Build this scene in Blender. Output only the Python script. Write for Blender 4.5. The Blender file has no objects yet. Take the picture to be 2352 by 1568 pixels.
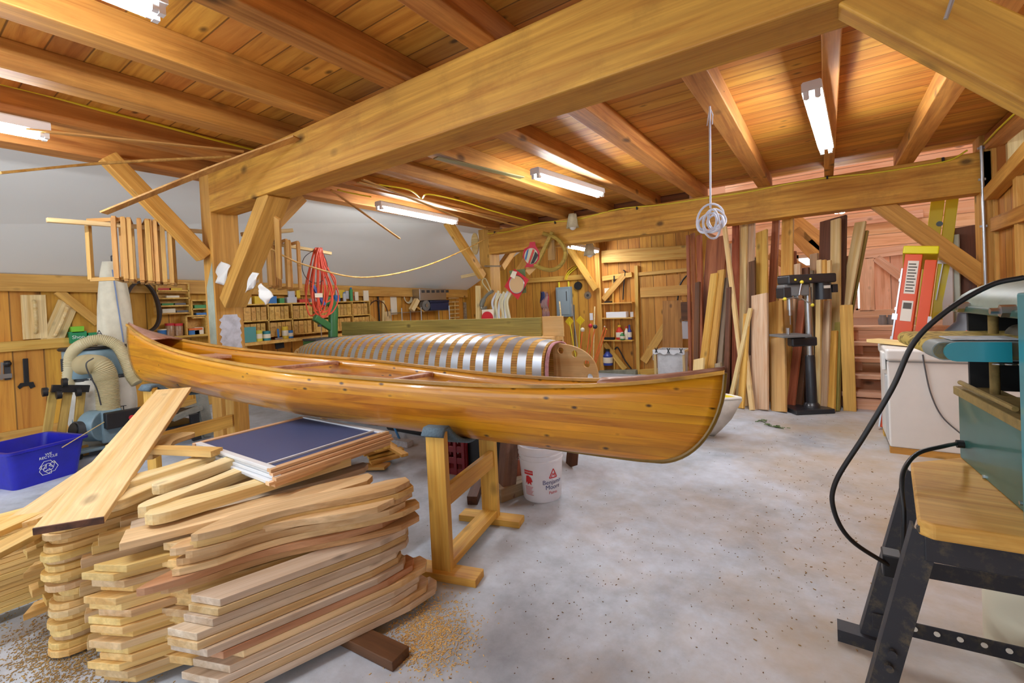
import bpy, math, random
from mathutils import Vector as V, Matrix as MX, Quaternion
PI=math.pi; R=math.radians; SC=bpy.context.scene; COL=SC.collection
rnd=random.Random(7)
# ------------------------------------------------------------------ camera geometry (image taken as 2352 x 1568)
CF,CCX,CCY=1046.,1176.,710.; YAW,PIT,ROL,EYE=.606,.0155,-.0476,1.35
_c,_s=math.cos(YAW),math.sin(YAW)
_f=V((-_s*math.cos(PIT),_c*math.cos(PIT),-math.sin(PIT))); _r0=V((_c,_s,0)); _u0=_r0.cross(_f)
_r=_r0*math.cos(ROL)+_u0*math.sin(ROL); _u=_u0*math.cos(ROL)-_r0*math.sin(ROL); EYEV=V((0,0,EYE))
def ray(p): return _f+_r*((p[0]-CCX)/CF)-_u*((p[1]-CCY)/CF)
def onx(p,x): d=ray(p); return EYEV+d*(x/d.x)
def ony(p,y): d=ray(p); return EYEV+d*(y/d.y)
def onz(p,z): d=ray(p); return EYEV+d*((z-EYE)/d.z)
def proj(P):
    v=V(P)-EYEV; z=v.dot(_f); return (CCX+CF*v.dot(_r)/z, CCY-CF*v.dot(_u)/z)
cam=bpy.data.objects.new('camera',bpy.data.cameras.new('camera')); COL.objects.link(cam); SC.camera=cam
cam.data.sensor_width=36; cam.data.lens=36*CF/2352; cam.data.shift_y=-(784-CCY)/2352; cam.data.clip_start=.02
cam.matrix_world=MX(((_r.x,_u.x,-_f.x,0),(_r.y,_u.y,-_f.y,0),(_r.z,_u.z,-_f.z,EYE),(0,0,0,1)))
# ------------------------------------------------------------------ mesh building
class MB:
    def __init__(s): s.v=[]; s.f=[]; s.m=[]
    def add(s,vs,fs,mi=0,M=None):
        n=len(s.v)
        s.v+=[(M@V(v)) if M else V(v) for v in vs]; s.f+=[tuple(i+n for i in f) for f in fs]; s.m+=[mi]*len(fs); return s
    def box(s,c,d,M=None,mi=0):
        x,y,z=c; a,b,e=d[0]/2,d[1]/2,d[2]/2
        vs=[(x+i*a,y+j*b,z+k*e) for i in(-1,1) for j in(-1,1) for k in(-1,1)]
        return s.add(vs,[(0,1,3,2),(4,6,7,5),(0,4,5,1),(2,3,7,6),(0,2,6,4),(1,5,7,3)],mi,M)
    def mm(s,a,b,M=None,mi=0):
        return s.box([(a[i]+b[i])/2 for i in range(3)],[abs(b[i]-a[i]) for i in range(3)],M,mi)
    def bar(s,a,b,w,t,up=(0,0,1),mi=0):
        M,L=axes(a,b,up); return s.box((0,0,0),(L,w,t),M,mi)
    def prism(s,poly,z0,z1,M=None,mi=0):
        n=len(poly); vs=[(p[0],p[1],z0) for p in poly]+[(p[0],p[1],z1) for p in poly]
        return s.add(vs,[tuple(range(n))[::-1],tuple(range(n,2*n))]+[(i,(i+1)%n,n+(i+1)%n,n+i) for i in range(n)],mi,M)
    def tube(s,pts,r,n=8,mi=0,closed=False,M=None):
        pts=[V(p) for p in pts]; k=len(pts); rs=r if isinstance(r,(list,tuple)) else [r]*k
        T=[]
        for i in range(k):
            a=pts[(i-1)%k] if closed or i>0 else pts[i]; b=pts[(i+1)%k] if closed or i<k-1 else pts[i]
            t=(b-a); T.append(t.normalized() if t.length>1e-9 else V((0,0,1)))
        u=T[0].orthogonal().normalized(); vs=[]
        for i in range(k):
            if i: u=T[i-1].rotation_difference(T[i])@u
            u=(u-T[i]*u.dot(T[i])).normalized(); w=T[i].cross(u)
            vs+=[pts[i]+(u*math.cos(2*PI*j/n)+w*math.sin(2*PI*j/n))*rs[i] for j in range(n)]
        fs=[(i*n+j,i*n+(j+1)%n,((i+1)%k)*n+(j+1)%n,((i+1)%k)*n+j) for i in range(k if closed else k-1) for j in range(n)]
        if not closed: fs+=[tuple(range(n))[::-1],tuple(range((k-1)*n,k*n))]
        return s.add(vs,fs,mi,M)
    def lathe(s,prof,n=24,M=None,mi=0):
        vs=[(r*math.cos(2*PI*j/n),r*math.sin(2*PI*j/n),z) for r,z in prof for j in range(n)]
        fs=[(i*n+j,i*n+(j+1)%n,(i+1)*n+(j+1)%n,(i+1)*n+j) for i in range(len(prof)-1) for j in range(n)]
        if prof[0][0]>1e-5: fs.append(tuple(range(n))[::-1])
        if prof[-1][0]>1e-5: fs.append(tuple(range((len(prof)-1)*n,len(prof)*n)))
        return s.add(vs,fs,mi,M)
    def cyl(s,a,b,r,n=16,mi=0): return s.tube([a,b],r,n,mi)
    def grid(s,fn,nu,nv,mi=0,cu=False):
        vs=[fn(i/(nu-1 if not cu else nu),j/(nv-1)) for i in range(nu) for j in range(nv)]
        return s.add(vs,[(i*nv+j,((i+1)%nu)*nv+j,((i+1)%nu)*nv+j+1,i*nv+j+1) for i in range(nu if cu else nu-1) for j in range(nv-1)],mi)
    def ball(s,c,r,n=12,sc=(1,1,1),mi=0):
        return s.lathe([(r*math.sin(PI*i/8) if 0<i<8 else 0,-r*math.cos(PI*i/8)) for i in range(9)],n,MX.Translation(V(c))@MX.Diagonal((*sc,1)),mi)
def axes(a,b,up=(0,0,1)):
    a,b,up=V(a),V(b),V(up); x=(b-a); L=x.length; x.normalize()
    z=up-x*up.dot(x)
    if z.length<1e-4: z=x.orthogonal()
    z.normalize(); y=z.cross(x); c=(a+b)/2
    return MX(((x.x,y.x,z.x,c.x),(x.y,y.y,z.y,c.y),(x.z,y.z,z.z,c.z),(0,0,0,1))),L
def TR(x,y,z): return MX.Translation((x,y,z))
def RZ(a): return MX.Rotation(a,4,'Z')
def RX(a): return MX.Rotation(a,4,'X')
def RY(a): return MX.Rotation(a,4,'Y')
def mk(name,mb,mat,parent=None,M=None,smooth=False,bev=0,sub=0,solid=0):
    me=bpy.data.meshes.new(name); me.from_pydata([tuple(v) for v in mb.v],[],mb.f)
    for m in (mat if isinstance(mat,(list,tuple)) else [mat]): me.materials.append(m)
    me.polygons.foreach_set('material_index',mb.m); me.update()
    o=bpy.data.objects.new(name,me); COL.objects.link(o)
    if parent: o.parent=parent
    if M is not None: o.matrix_local=M
    if smooth:
        me.polygons.foreach_set('use_smooth',[True]*len(me.polygons))
        try: me.set_sharp_from_angle(angle=R(40 if smooth is True else smooth))
        except Exception: pass
    if solid: d=o.modifiers.new('s','SOLIDIFY'); d.thickness=solid; d.offset=0
    if bev: d=o.modifiers.new('b','BEVEL'); d.width=bev; d.segments=2 if bev<.009 else 4; d.limit_method='ANGLE'
    if sub: d=o.modifiers.new('u','SUBSURF'); d.levels=sub; d.render_levels=sub
    return o
def tag(o,label,cat,group=None):
    o['label']=label; o['category']=cat
    if group: o['group']=group
    return o
def struct(o,label=None):
    o['kind']='structure'
    if label: o['label']=label
    return o
def thing(name,label,cat,loc=(0,0,0),rz=0,group=None,M=None):
    o=bpy.data.objects.new(name,None); COL.objects.link(o); o.empty_display_size=.05
    o.matrix_local=M if M is not None else TR(*loc)@RZ(rz)
    return tag(o,label,cat,group)
def dup(root,M,label=None,group=None):
    r=root.copy(); COL.objects.link(r); r.matrix_local=M
    if label: r['label']=label
    if group: r['group']=group
    for ch in list(root.children):
        c=ch.copy(); COL.objects.link(c); c.parent=r
        for g in list(ch.children):
            d=g.copy(); COL.objects.link(d); d.parent=c
    return r
def board(name,a,b,w,t,mat,up=(0,0,1),parent=None,bev=.003):
    M,L=axes(a,b,up); return mk(name,MB().box((0,0,0),(L,w,t)),mat,parent,M,bev=bev)
def tomesh(o,mat,parent,M):
    bpy.context.view_layer.update(); me=bpy.data.meshes.new_from_object(o.evaluated_get(bpy.context.evaluated_depsgraph_get())); nm=o.name.split('.')[0]; cu=o.data
    bpy.data.objects.remove(o); bpy.data.curves.remove(cu); me.materials.clear(); me.materials.append(mat)
    o=bpy.data.objects.new(nm,me); COL.objects.link(o); o.parent=parent; o.matrix_local=M; return o
def text(name,s,size,mat,parent,M,ext=.0006,align='CENTER'):
    cu=bpy.data.curves.new(name,'FONT'); cu.body=s; cu.size=size; cu.extrude=ext; cu.align_x=align; cu.align_y='CENTER'
    o=bpy.data.objects.new(name,cu); COL.objects.link(o); return tomesh(o,mat,parent,M)
def spline(pts,n=8):
    pts=[V(p) for p in pts]; out=[]
    P=[pts[0]*2-pts[1]]+pts+[pts[-1]*2-pts[-2]]
    for i in range(1,len(P)-2):
        for k in range(n):
            t=k/n; a,b,c,d=P[i-1],P[i],P[i+1],P[i+2]
            out.append(.5*((2*b)+(c-a)*t+(2*a-5*b+4*c-d)*t*t+(3*b-a-3*c+d)*t**3))
    return out+[pts[-1]]
# ------------------------------------------------------------------ materials
def lin(h):
    h=h.lstrip('#'); c=[int(h[i:i+2],16)/255 for i in(0,2,4)]
    return tuple([x/12.92 if x<=.04045 else ((x+.055)/1.055)**2.4 for x in c]+[1])
class NT:
    def __init__(s,name):
        s.m=bpy.data.materials.new(name); s.m.use_nodes=True; s.t=s.m.node_tree; s.t.nodes.clear()
        s.o=s.n('OutputMaterial'); s.b=s.n('BsdfPrincipled'); s.l(s.b.outputs[0],s.o.inputs[0])
    def n(s,t,**kw):
        x=s.t.nodes.new('ShaderNode'+t)
        for k,v in kw.items():
            if hasattr(x,k): setattr(x,k,v)
            else: s.i(x,k,v)
        return x
    def i(s,x,k,v):
        k=x.inputs[k] if isinstance(k,(str,int)) else k
        if hasattr(v,'is_output'): s.l(v,k)
        else: k.default_value=v
    def l(s,a,b): s.t.links.new(a,b)
    def math(s,op,a,b=0,c=0):
        x=s.n('Math',operation=op); s.i(x,0,a); s.i(x,1,b); s.i(x,2,c); return x.outputs[0]
    def vm(s,op,a,b=(0,0,0)):
        x=s.n('VectorMath',operation=op); s.i(x,0,a)
        if op=='SCALE': s.i(x,'Scale',b)
        else: s.i(x,1,b)
        return x.outputs[0]
    def ramp(s,f,stops):
        x=s.n('ValToRGB'); e=x.color_ramp.elements
        while len(e)<len(stops): e.new(.5)
        for k,(p,c) in enumerate(stops): e[k].position=p; e[k].color=c if len(c)==4 else (*c,1)
        s.l(f,x.inputs[0]); return x.outputs[0]
    def mix(s,f,a,b,bt='MIX'):
        x=s.n('Mix',data_type='RGBA',blend_type=bt); s.i(x,0,f); s.i(x,6,a); s.i(x,7,b); return x.outputs[2]
    def noise(s,v,sc,det=3,rough=.55,dist=0):
        x=s.n('TexNoise',Scale=sc,Detail=det,Roughness=rough,Distortion=dist); s.i(x,'Vector',v); return x.outputs[0]
    def bump(s,h,st=.2,d=.01):
        x=s.n('Bump',Strength=st,Distance=d); s.i(x,'Height',h); s.l(x.outputs[0],s.b.inputs['Normal'])
BW=((0,(0,0,0,1)),(1,(1,1,1,1)))
def plain(name,h,rough=.5,metal=0,coat=0,var=0,emit=0,spec=.5,noise=0,trans=0,alpha=1,nd=.6):
    t=NT(name); c=lin(h); b=t.b
    t.i(b,'Roughness',rough); t.i(b,'Metallic',metal); t.i(b,'Coat Weight',coat); t.i(b,'Base Color',c); t.i(b,'Specular IOR Level',spec)
    if noise or var:
        col=c
        if noise:
            tc=t.n('TexCoord').outputs['Object']; f=t.noise(tc,noise,4,.65)
            d=tuple(x*nd for x in c[:3]); col=t.ramp(f,((.25,d),(.6,c)))
        if var:
            oi=t.n('ObjectInfo').outputs['Random']; h_=t.n('HueSaturation'); t.i(h_,'Value',t.math('MULTIPLY_ADD',oi,var,1-var/2)); t.i(h_,'Color',col); col=h_.outputs[0]
        t.i(b,'Base Color',col)
    if emit: t.i(b,'Emission Color',c); t.i(b,'Emission Strength',emit)
    if trans: t.i(b,'Transmission Weight',trans)
    if alpha<1: t.i(b,'Alpha',alpha)
    return t.m
def wood(name,c1,c2,rough=.6,coat=0,knot=.7,gs=1.,var=.3,dirt=0,kn=(2.6,4.4,4.4),fine=.22,ax=0):
    t=NT(name); c1,c2=lin(c1),lin(c2)
    tc=t.n('TexCoord').outputs['Object']; oi=t.n('ObjectInfo').outputs['Random']
    off=t.n('CombineXYZ'); 
    for k,q in enumerate((37.,11.3,23.7)): t.i(off,k,t.math('MULTIPLY',oi,q))
    co=t.vm('ADD',tc,off.outputs[0])
    def sc(a,b):
        q=[b]*3; q[ax]=a; return tuple(q)
    kq=[kn[1]]*3; kq[ax]=kn[0]
    vo=t.n('TexVoronoi',Scale=1.); t.i(vo,'Vector',t.vm('MULTIPLY',co,tuple(kq))); kd=vo.outputs['Distance']
    warp=t.ramp(kd,((0,(1,1,1,1)),(.28,(0,0,0,1))))
    n1=t.noise(t.vm('MULTIPLY',co,sc(.55*gs,9*gs)),1.6,5,.62,.8)
    n1=t.math('ADD',n1,t.math('MULTIPLY',warp,.12))
    wv=t.math('SINE',t.math('MULTIPLY',n1,26)); wv=t.math('MULTIPLY_ADD',wv,.5,.5)
    col=t.ramp(n1,((.34,c2),(.6,c1)))
    col=t.mix(t.math('MULTIPLY',wv,fine),col,tuple(x*.62 for x in c1[:3])+(1,))
    n2=t.noise(t.vm('MULTIPLY',co,sc(2.,85)),1,2,.5)
    col=t.mix(fine*1.3,col,t.ramp(n2,((.3,(.45,.4,.34,1)),(.62,(1,1,1,1)))),'MULTIPLY')
    kk=t.ramp(kd,((.06,(1,1,1,1)),(.15,(0,0,0,1))))
    kc=tuple(x*.16 for x in c2[:3])+(1,)
    col=t.mix(t.math('MULTIPLY',kk,knot),col,kc)
    if dirt:
        nd=t.noise(co,2.6,6,.7); col=t.mix(t.math('MULTIPLY',t.ramp(nd,((.5,(0,0,0,1)),(.72,(1,1,1,1)))),dirt),col,tuple(x*.35 for x in c2[:3])+(1,))
    hs=t.n('HueSaturation'); t.i(hs,'Color',col)
    t.i(hs,'Value',t.math('MULTIPLY_ADD',oi,var,1-var/2)); t.i(hs,'Hue',t.math('MULTIPLY_ADD',t.math('FRACT',t.math('MULTIPLY',oi,7.7)),.02*min(1,var*3),.5-.01*min(1,var*3)))
    t.i(t.b,'Base Color',hs.outputs[0]); t.i(t.b,'Roughness',rough); t.i(t.b,'Coat Weight',coat); t.i(t.b,'Coat Roughness',.12)
    t.bump(n2,.12,.004); return t.m
def planks(name,u,v,w,c1,c2,knot=.8,var=.5,rough=.65,seam=.035,off=0.,coat=0,kn=(2.0,3.6),hv=.02,streak=.2):
    """boards laid along axis u, side by side along axis v"""
    t=NT(name); c1,c2=lin(c1),lin(c2)
    sp=t.n('SeparateXYZ'); t.l(t.n('TexCoord').outputs['Object'],sp.inputs[0]); U,W=sp.outputs[u],sp.outputs[v]
    q=t.math('DIVIDE',t.math('ADD',W,off),w); bid=t.math('FLOOR',q); fr=t.math('FRACT',q)
    wn=t.n('TexWhiteNoise',noise_dimensions='1D'); t.i(wn,'W',bid); rr=wn.outputs[0]
    cb=t.n('CombineXYZ'); t.i(cb,0,t.math('MULTIPLY_ADD',rr,53,U)); t.i(cb,1,W); t.i(cb,2,t.math('MULTIPLY',rr,17)); co=cb.outputs[0]
    vo=t.n('TexVoronoi',Scale=1.); t.i(vo,'Vector',t.vm('MULTIPLY',co,(kn[0],kn[1],kn[1]))); kd=vo.outputs['Distance']
    warp=t.ramp(kd,((0,(1,1,1,1)),(.3,(0,0,0,1))))
    n1=t.math('ADD',t.noise(t.vm('MULTIPLY',co,(.6,9,9)),1.5,5,.62,.9),t.math('MULTIPLY',warp,.12))
    wv=t.math('MULTIPLY_ADD',t.math('SINE',t.math('MULTIPLY',n1,24)),.5,.5)
    col=t.ramp(n1,((.33,c2),(.6,c1))); col=t.mix(t.math('MULTIPLY',wv,streak),col,tuple(x*.6 for x in c1[:3])+(1,))
    kk=t.ramp(kd,((.05,(1,1,1,1)),(.14,(0,0,0,1)))); col=t.mix(t.math('MULTIPLY',kk,knot),col,tuple(x*.14 for x in c2[:3])+(1,))
    hs=t.n('HueSaturation'); t.i(hs,'Color',col); t.i(hs,'Value',t.math('MULTIPLY_ADD',rr,var,1-var/2)); t.i(hs,'Hue',t.math('MULTIPLY_ADD',t.math('FRACT',t.math('MULTIPLY',rr,5.3)),hv,.5-hv/2))
    ed=t.math('MINIMUM',fr,t.math('SUBTRACT',1.,fr)); sm=t.ramp(ed,((seam*.4,(1,1,1,1)),(seam,(0,0,0,1))))
    col=t.mix(t.math('MULTIPLY',sm,.75),hs.outputs[0],tuple(x*.2 for x in c2[:3])+(1,))
    t.i(t.b,'Base Color',col); t.i(t.b,'Roughness',rough); t.i(t.b,'Coat Weight',coat); t.i(t.b,'Coat Roughness',.1); t.bump(t.math('SUBTRACT',n1,sm),.25 if not coat else .04,.01); return t.m
# ================================================================== materials used everywhere
W_BEAM=wood('wood beam',"#dba640","#b07622",knot=.85,var=.12,dirt=.4,kn=(2.0,3.2,3.2))
W_JOIST=wood('wood joist',"#d09246","#a16325",knot=.75,var=.22,dirt=.25,kn=(1.9,3.4,3.4))
W_POST=wood('wood post',"#dba850","#b4802e",knot=.8,var=.12,dirt=.12)
W_YEL=wood('wood yellow',"#e3b65c","#c08a34",knot=.6,var=.25)
W_PALE=wood('wood pale',"#ead29a","#d2ad68",knot=.55,var=.22,kn=(2.6,5,5))
W_CED=wood('wood cedar',"#d9bfa0","#b98d66",knot=.6,var=.3)
W_RED=wood('wood red',"#b06a42","#7d3f22",knot=.5,var=.3)
W_DARK=wood('wood dark',"#6d4428","#40240f",knot=.5,var=.3)
W_GREY=wood('wood grey',"#a8977f","#7a6850",knot=.6,var=.3)
W_GRN=wood('wood treated',"#a8984a","#7d7030",knot=.7,gs=.8,fine=.4,var=.1)
W_PLY=wood('plywood',"#dcb679","#c89a58",knot=.25,gs=.5,var=.15,fine=.15)
P_CEIL=planks('ceiling boards',0,1,.16,"#d7993f","#a9671f",var=.4,kn=(3.2,6.))
P_LEFT=planks('left wall boards',2,1,.26,"#d89e38","#b27622",var=.22)
P_BACK=planks('back wall boards',2,0,.24,"#d69b38","#aa6e20",var=.25)
P_PINK=planks('pink sheathing',0,2,.2,"#f7c79c","#e0a070",var=.18)
P_PINKV=planks('pink boards',2,0,.22,"#f0c09a","#d59a6e",var=.22)
P_RIGHT=planks('right wall boards',2,1,.2,"#c98c3c","#a06426",var=.3)
M_WHITE=plain('white plaster','#ecece6',.8)
M_METAL=plain('steel','#b9bcc0',.3,1); M_BLACK=plain('black metal','#17171a',.45,noise=9); M_BLK=plain('black rubber','#121214',.5)
M_YCAB=plain('yellow cable','#dccb2c',.45); M_ENAMEL=plain('white enamel','#e9ebee',.35); M_ALU=plain('galvanised','#c3cbd3',.34,.75)
M_SKY=plain('daylight','#ffffff',.9)
def emis(name,h,s):
    t=NT(name); t.t.nodes.remove(t.b); e=t.n('Emission'); e.inputs[0].default_value=lin(h); e.inputs[1].default_value=s; t.l(e.outputs[0],t.o.inputs[0]); return t.m
M_TUBE=emis('lamp tube','#f6faff',98.)
# ---- concrete
t=NT('concrete'); tc=t.n('TexCoord').outputs['Object']
n=t.noise(tc,1.1,7,.62,.4); n2=t.noise(tc,7,5,.7); n3=t.noise(tc,55,3,.7)
col=t.ramp(n,((.34,lin('#9aa3ae')),(.5,lin('#bcc6d2')),(.68,lin('#d3dcea'))))
col=t.mix(.5,col,t.ramp(n2,((.3,(.55,.53,.52,1)),(.62,(1,1,1,1)))),'MULTIPLY')
sp=t.n('SeparateXYZ'); t.l(tc,sp.inputs[0])
dm=t.math('ADD',t.math('MULTIPLY',sp.outputs[0],.16),t.math('MULTIPLY',t.noise(tc,.9,6,.68),1.)); 
dm2=t.ramp(dm,((.32,(0,0,0,1)),(.62,(1,1,1,1))))
col=t.mix(t.math('MULTIPLY',dm2,.72),col,lin('#a98f63'))
spk=t.ramp(t.noise(tc,34,4,.75),((.66,(0,0,0,1)),(.71,(1,1,1,1)))); spm=t.ramp(t.noise(tc,1.7,4,.6),((.42,(0,0,0,1)),(.62,(1,1,1,1))))
col=t.mix(t.math('MULTIPLY',t.math('MULTIPLY',spk,spm),.75),col,lin('#5a4428'))
t.i(t.b,'Base Color',col); t.i(t.b,'Roughness',.62); t.bump(n3,.12,.004); M_CONC=t.m
# ================================================================== the room
ZJ=2.67; ZC=2.83; XL=-7.87; YB=9.2; XR=1.44; YN=-3.2
f=MB(); f.add([(-8.2,YN-1,0),(6,YN-1,0),(6,6.3,0),(-8.2,6.3,0)],[(0,1,2,3)])
f.add([(-8.2,6.3,0),(-1.4,6.3,0),(-1.4,YB+.2,-.28),(-8.2,YB+.2,-.28)],[(0,1,2,3)])
f.add([(-1.4,6.3,0),(6,6.3,0),(6,12,0),(-1.4,12,0)],[(0,1,2,3)]); f.add([(-1.4,6.3,0),(-1.4,12,0),(-1.4,YB+.2,-.28)],[(0,1,2)])
struct(mk('floor',f,M_CONC))
# ceiling boards over the two near bays and the loft bay
c=MB(); c.mm((-5.2,YN,ZC),(XR+.05,6.95,ZC+.03)); struct(mk('ceiling',c,P_CEIL))
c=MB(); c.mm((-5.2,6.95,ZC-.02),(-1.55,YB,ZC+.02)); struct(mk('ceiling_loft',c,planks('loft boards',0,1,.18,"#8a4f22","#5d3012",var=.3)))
# joists
JX=[-4.2,-3.5,-2.8,-2.07,-1.41,-.62,.06,.75]
for i,x in enumerate(JX):
    w=.15 if i!=6 else .09
    j=board('ceiling_beam',(x,YN,ZJ+.08),(x,6.9,ZJ+.08),w,.16,W_JOIST,bev=.006); struct(j,'exposed ceiling joist running away from the camera')
for x in (-4.3,-3.6,-2.9,-2.2):
    struct(board('ceiling_beam',(x,6.9,2.66),(x,YB,2.66),.13,.2,W_JOIST))
# main beams, posts
FX,FY=-4.6,1.884; BX,BY=-5.06,6.66
fb=struct(board('main_beam',(FX-.01,FY+.118,2.485),(1.6,FY+.118,2.485),.235,.37,W_BEAM,bev=.008),'big yellow timber beam crossing the near bay')
bb=struct(board('main_beam',(BX-.01,BY+.13,2.46),(XR+.1,BY+.13,2.46),.26,.42,W_BEAM,bev=.008),'far timber beam with a yellow cable along it')
def post(x0,x1,y0,y1,z0,z1,lab):
    M,L=axes(((x0+x1)/2,(y0+y1)/2,z0),((x0+x1)/2,(y0+y1)/2,z1),(0,1,0))
    return struct(mk('timber_post_beam',MB().box((0,0,0),(L,x1-x0,y1-y0)),W_POST,None,M,bev=.008),lab)
fp=post(FX-.2,FX,FY,FY+.24,0,2.72,'front timber post carrying the big beam')
bp=post(BX-.235,BX,BY,BY+.31,-.06,2.72,'rear timber post carrying the far beam')
rp=post(1.333,1.56,BY,BY+.26,0,2.9,'right hand timber post with a conduit on it')
bwp=post(-4.08,-3.97,YB-.12,YB,-.3,2.6,'post of the back wall')
# wall-line girt above the posts
struct(board('girt_beam',(-4.86,YN,2.76),(-4.86,6.62,2.76),.2,.2,W_JOIST,bev=.008))
struct(board('girt_beam',(-5.2,6.97,2.74),(-5.2,YB,2.74),.2,.2,W_JOIST))
def brace(a,b,w,t,mat=W_POST,up=(0,1,0),lab='diagonal timber brace'):
    return struct(board('brace_beam',a,b,w,t,mat,up,bev=.006),lab)
# braces: w lies in the plane of the brace, t across it
yb=FY+.12
a=ony((535,690),yb); b=ony((628,462),yb); brace(a+V((0,0,-.02)),b+V((.05,0,.06)),.14,.19)
a=onx((470,590),FX-.1); b=onx((258,372),FX-.1); brace(a,b+(b-a)*.05,.12,.12,up=(1,0,0))
a=onx((585,560),FX-.12); b=onx((690,452),FX-.12); brace(a,b,.13,.1,up=(1,0,0))
brace(V((.12,FY+.085,2.353)),V((1.45,FY+.085,.94)),.17,.108,W_BEAM)
ybb=BY+.13
a=ony((1148,695),ybb); b=ony((1238,560),ybb); brace(a+V((.05,0,0)),b,.17,.14)
a=onx((1108,635),BX-.12); b=onx((1036,522),BX-.12); brace(a,b+(b-a)*.1,.13,.12,up=(1,0,0))
a=onx((1150,615),BX-.12); b=onx((1172,583),BX-.12); brace(a,b+(b-a)*.4,.13,.12,up=(1,0,0))
a=ony((2010,460),ybb); b=ony((2250,632),ybb); brace(a,b+V((.05,0,-.05)),.17,.13)
a=ony((1300,575),8.9); b=ony((1365,665),8.9)
brace(V((a.x,9.0,a.z+.1)),V((b.x,9.0,b.z)),.12,.1)
# ---- left wall
w=MB(); w.mm((XL-.05,YN,-.3),(XL,YB+.05,1.9)); struct(mk('wall_left',w,P_LEFT))
def zpl(y): return 1.96-.03*max(y-1,-1)
def lw(name,z0,z1,d,mat=W_YEL,y0=YN,y1=YB,sl=.028):
    a=(XL+d/2,y0,(z0+z1)/2+sl*(1-y0)); b=(XL+d/2,y1,(z0+z1)/2-sl*(y1-1)); return board(name,a,b,d,z1-z0,mat)
struct(lw('wall_left_girt',1.757,1.957,.1,W_POST)); struct(lw('wall_left_girt',1.055,1.172,.06,W_YEL,YN,3.55,.0))
struct(lw('baseboard_left',0.,.13,.03,W_YEL,sl=0))
brace(onx((132,668),XL+.04),onx((225,742),XL+.04),.1,.07,up=(1,0,0)); brace(onx((810,690),XL+.04),onx((872,752),XL+.04),.1,.07,up=(1,0,0)); 
# white sloped roof lining above the left aisle
s=MB(); s.add([(XL,YN,2.06),(XL,YB,1.70),(-4.9,YB,3.1),(-4.9,YN,3.1)],[(0,1,2,3)])
struct(mk('ceiling_slope',s,M_WHITE,solid=.02))
# ---- back wall
w=MB(); w.mm((XL-.05,YB,-.4),(-1.5,YB+.05,2.9)); struct(mk('wall_back',w,P_BACK))
def bw(name,p,q,wd,d,mat=W_YEL):
    a,b=ony(p,YB-d/2),ony(q,YB-d/2); return board(name,a,b,wd,d,mat,(0,-1,0))
struct(bw('wall_back_girt',(1205,645),(1350,635),.11,.06)); struct(bw('wall_back_girt',(1384,590),(1592,578),.26,.12))
struct(bw('wall_back_girt',(1384,640),(1452,630),.1,.06)); struct(bw('wall_back_girt',(1215,560),(1375,545),.3,.05))
struct(bw('door_frame_1',(1462,610),(1467,862),.07,.08)); struct(bw('door_frame_1',(1462,630),(1592,618),.07,.06))
dr=MB(); a=ony((1470,636),YB-.03); b=ony((1592,870),YB-.03); dr.mm((a.x,YB-.045,-.28),(b.x+.1,YB-.012,a.z))
d1=struct(mk('door_1',dr,planks('door boards',2,0,.26,"#cf9440","#a86a22",var=.25)))
for nm,p,q,wd in (('door_plank',(1471,672),(1592,665),.2),('door_plank',(1478,830),(1560,700),.16),('door_plank',(1471,858),(1592,852),.18)):
    a,b=ony(p,YB-.06),ony(q,YB-.06); board(nm,a,b,wd,.035,W_YEL,(0,-1,0),d1)
struct(bw('baseboard_back',(1380,858),(1464,858),.16,.2,plain('concrete sill','#8f8f7c',.8,noise=8)))
# stud wall pieces by the electric panel
struct(bw('wall_back_stud',(1408,640),(1412,850),.03,.05))
# ---- right wall with clerestory window
w=MB(); Z1,Z2=2.42,2.80
w.mm((XR,YN,0),(XR+.06,7.05,Z1)); w.mm((XR,YN,Z2),(XR+.06,7.05,3.3)); w.mm((XR,YN,Z1),(XR+.06,2.6,Z2)); w.mm((XR,6.56,Z1),(XR+.06,7.05,Z2))
struct(mk('wall_right',w,P_RIGHT))
for y in (3.0,3.6,4.2,4.8,5.4,6.0,6.5): struct(board('window_frame_1',(XR+.2,y,Z1-.02),(XR+.2,y,Z2+.02),.06,.3,W_PALE,(1,0,0)))
struct(board('window_sill_1',(XR+.2,2.5,Z1-.02),(XR+.2,6.6,Z1-.02),.32,.03,W_PALE)); struct(board('window_head_1',(XR+.2,2.5,Z2+.03),(XR+.2,6.6,Z2+.03),.32,.03,W_PALE))
brace(onx((2275,445),XR-.06),onx((2352,358),XR-.06)+V((0,-.3,.03)),.13,.1,W_POST,up=(1,0,0))
struct(board('wall_right_stud',(XR-.01,6.62,0),(XR-.01,6.62,2.8),.05,.04,W_YEL,(1,0,0)))
struct(board('wall_right_girt',(XR-.03,3,1.9),(XR-.03,6.6,1.9),.06,.14,W_JOIST)); struct(board('wall_right_stud',(XR-.02,5.9,0),(XR-.02,5.9,2.42),.1,.05,W_YEL,(1,0,0)))
struct(board('plate_beam',(XR-.02,YN,2.74),(XR-.02,6.6,2.74),.12,.14,W_JOIST))
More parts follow.
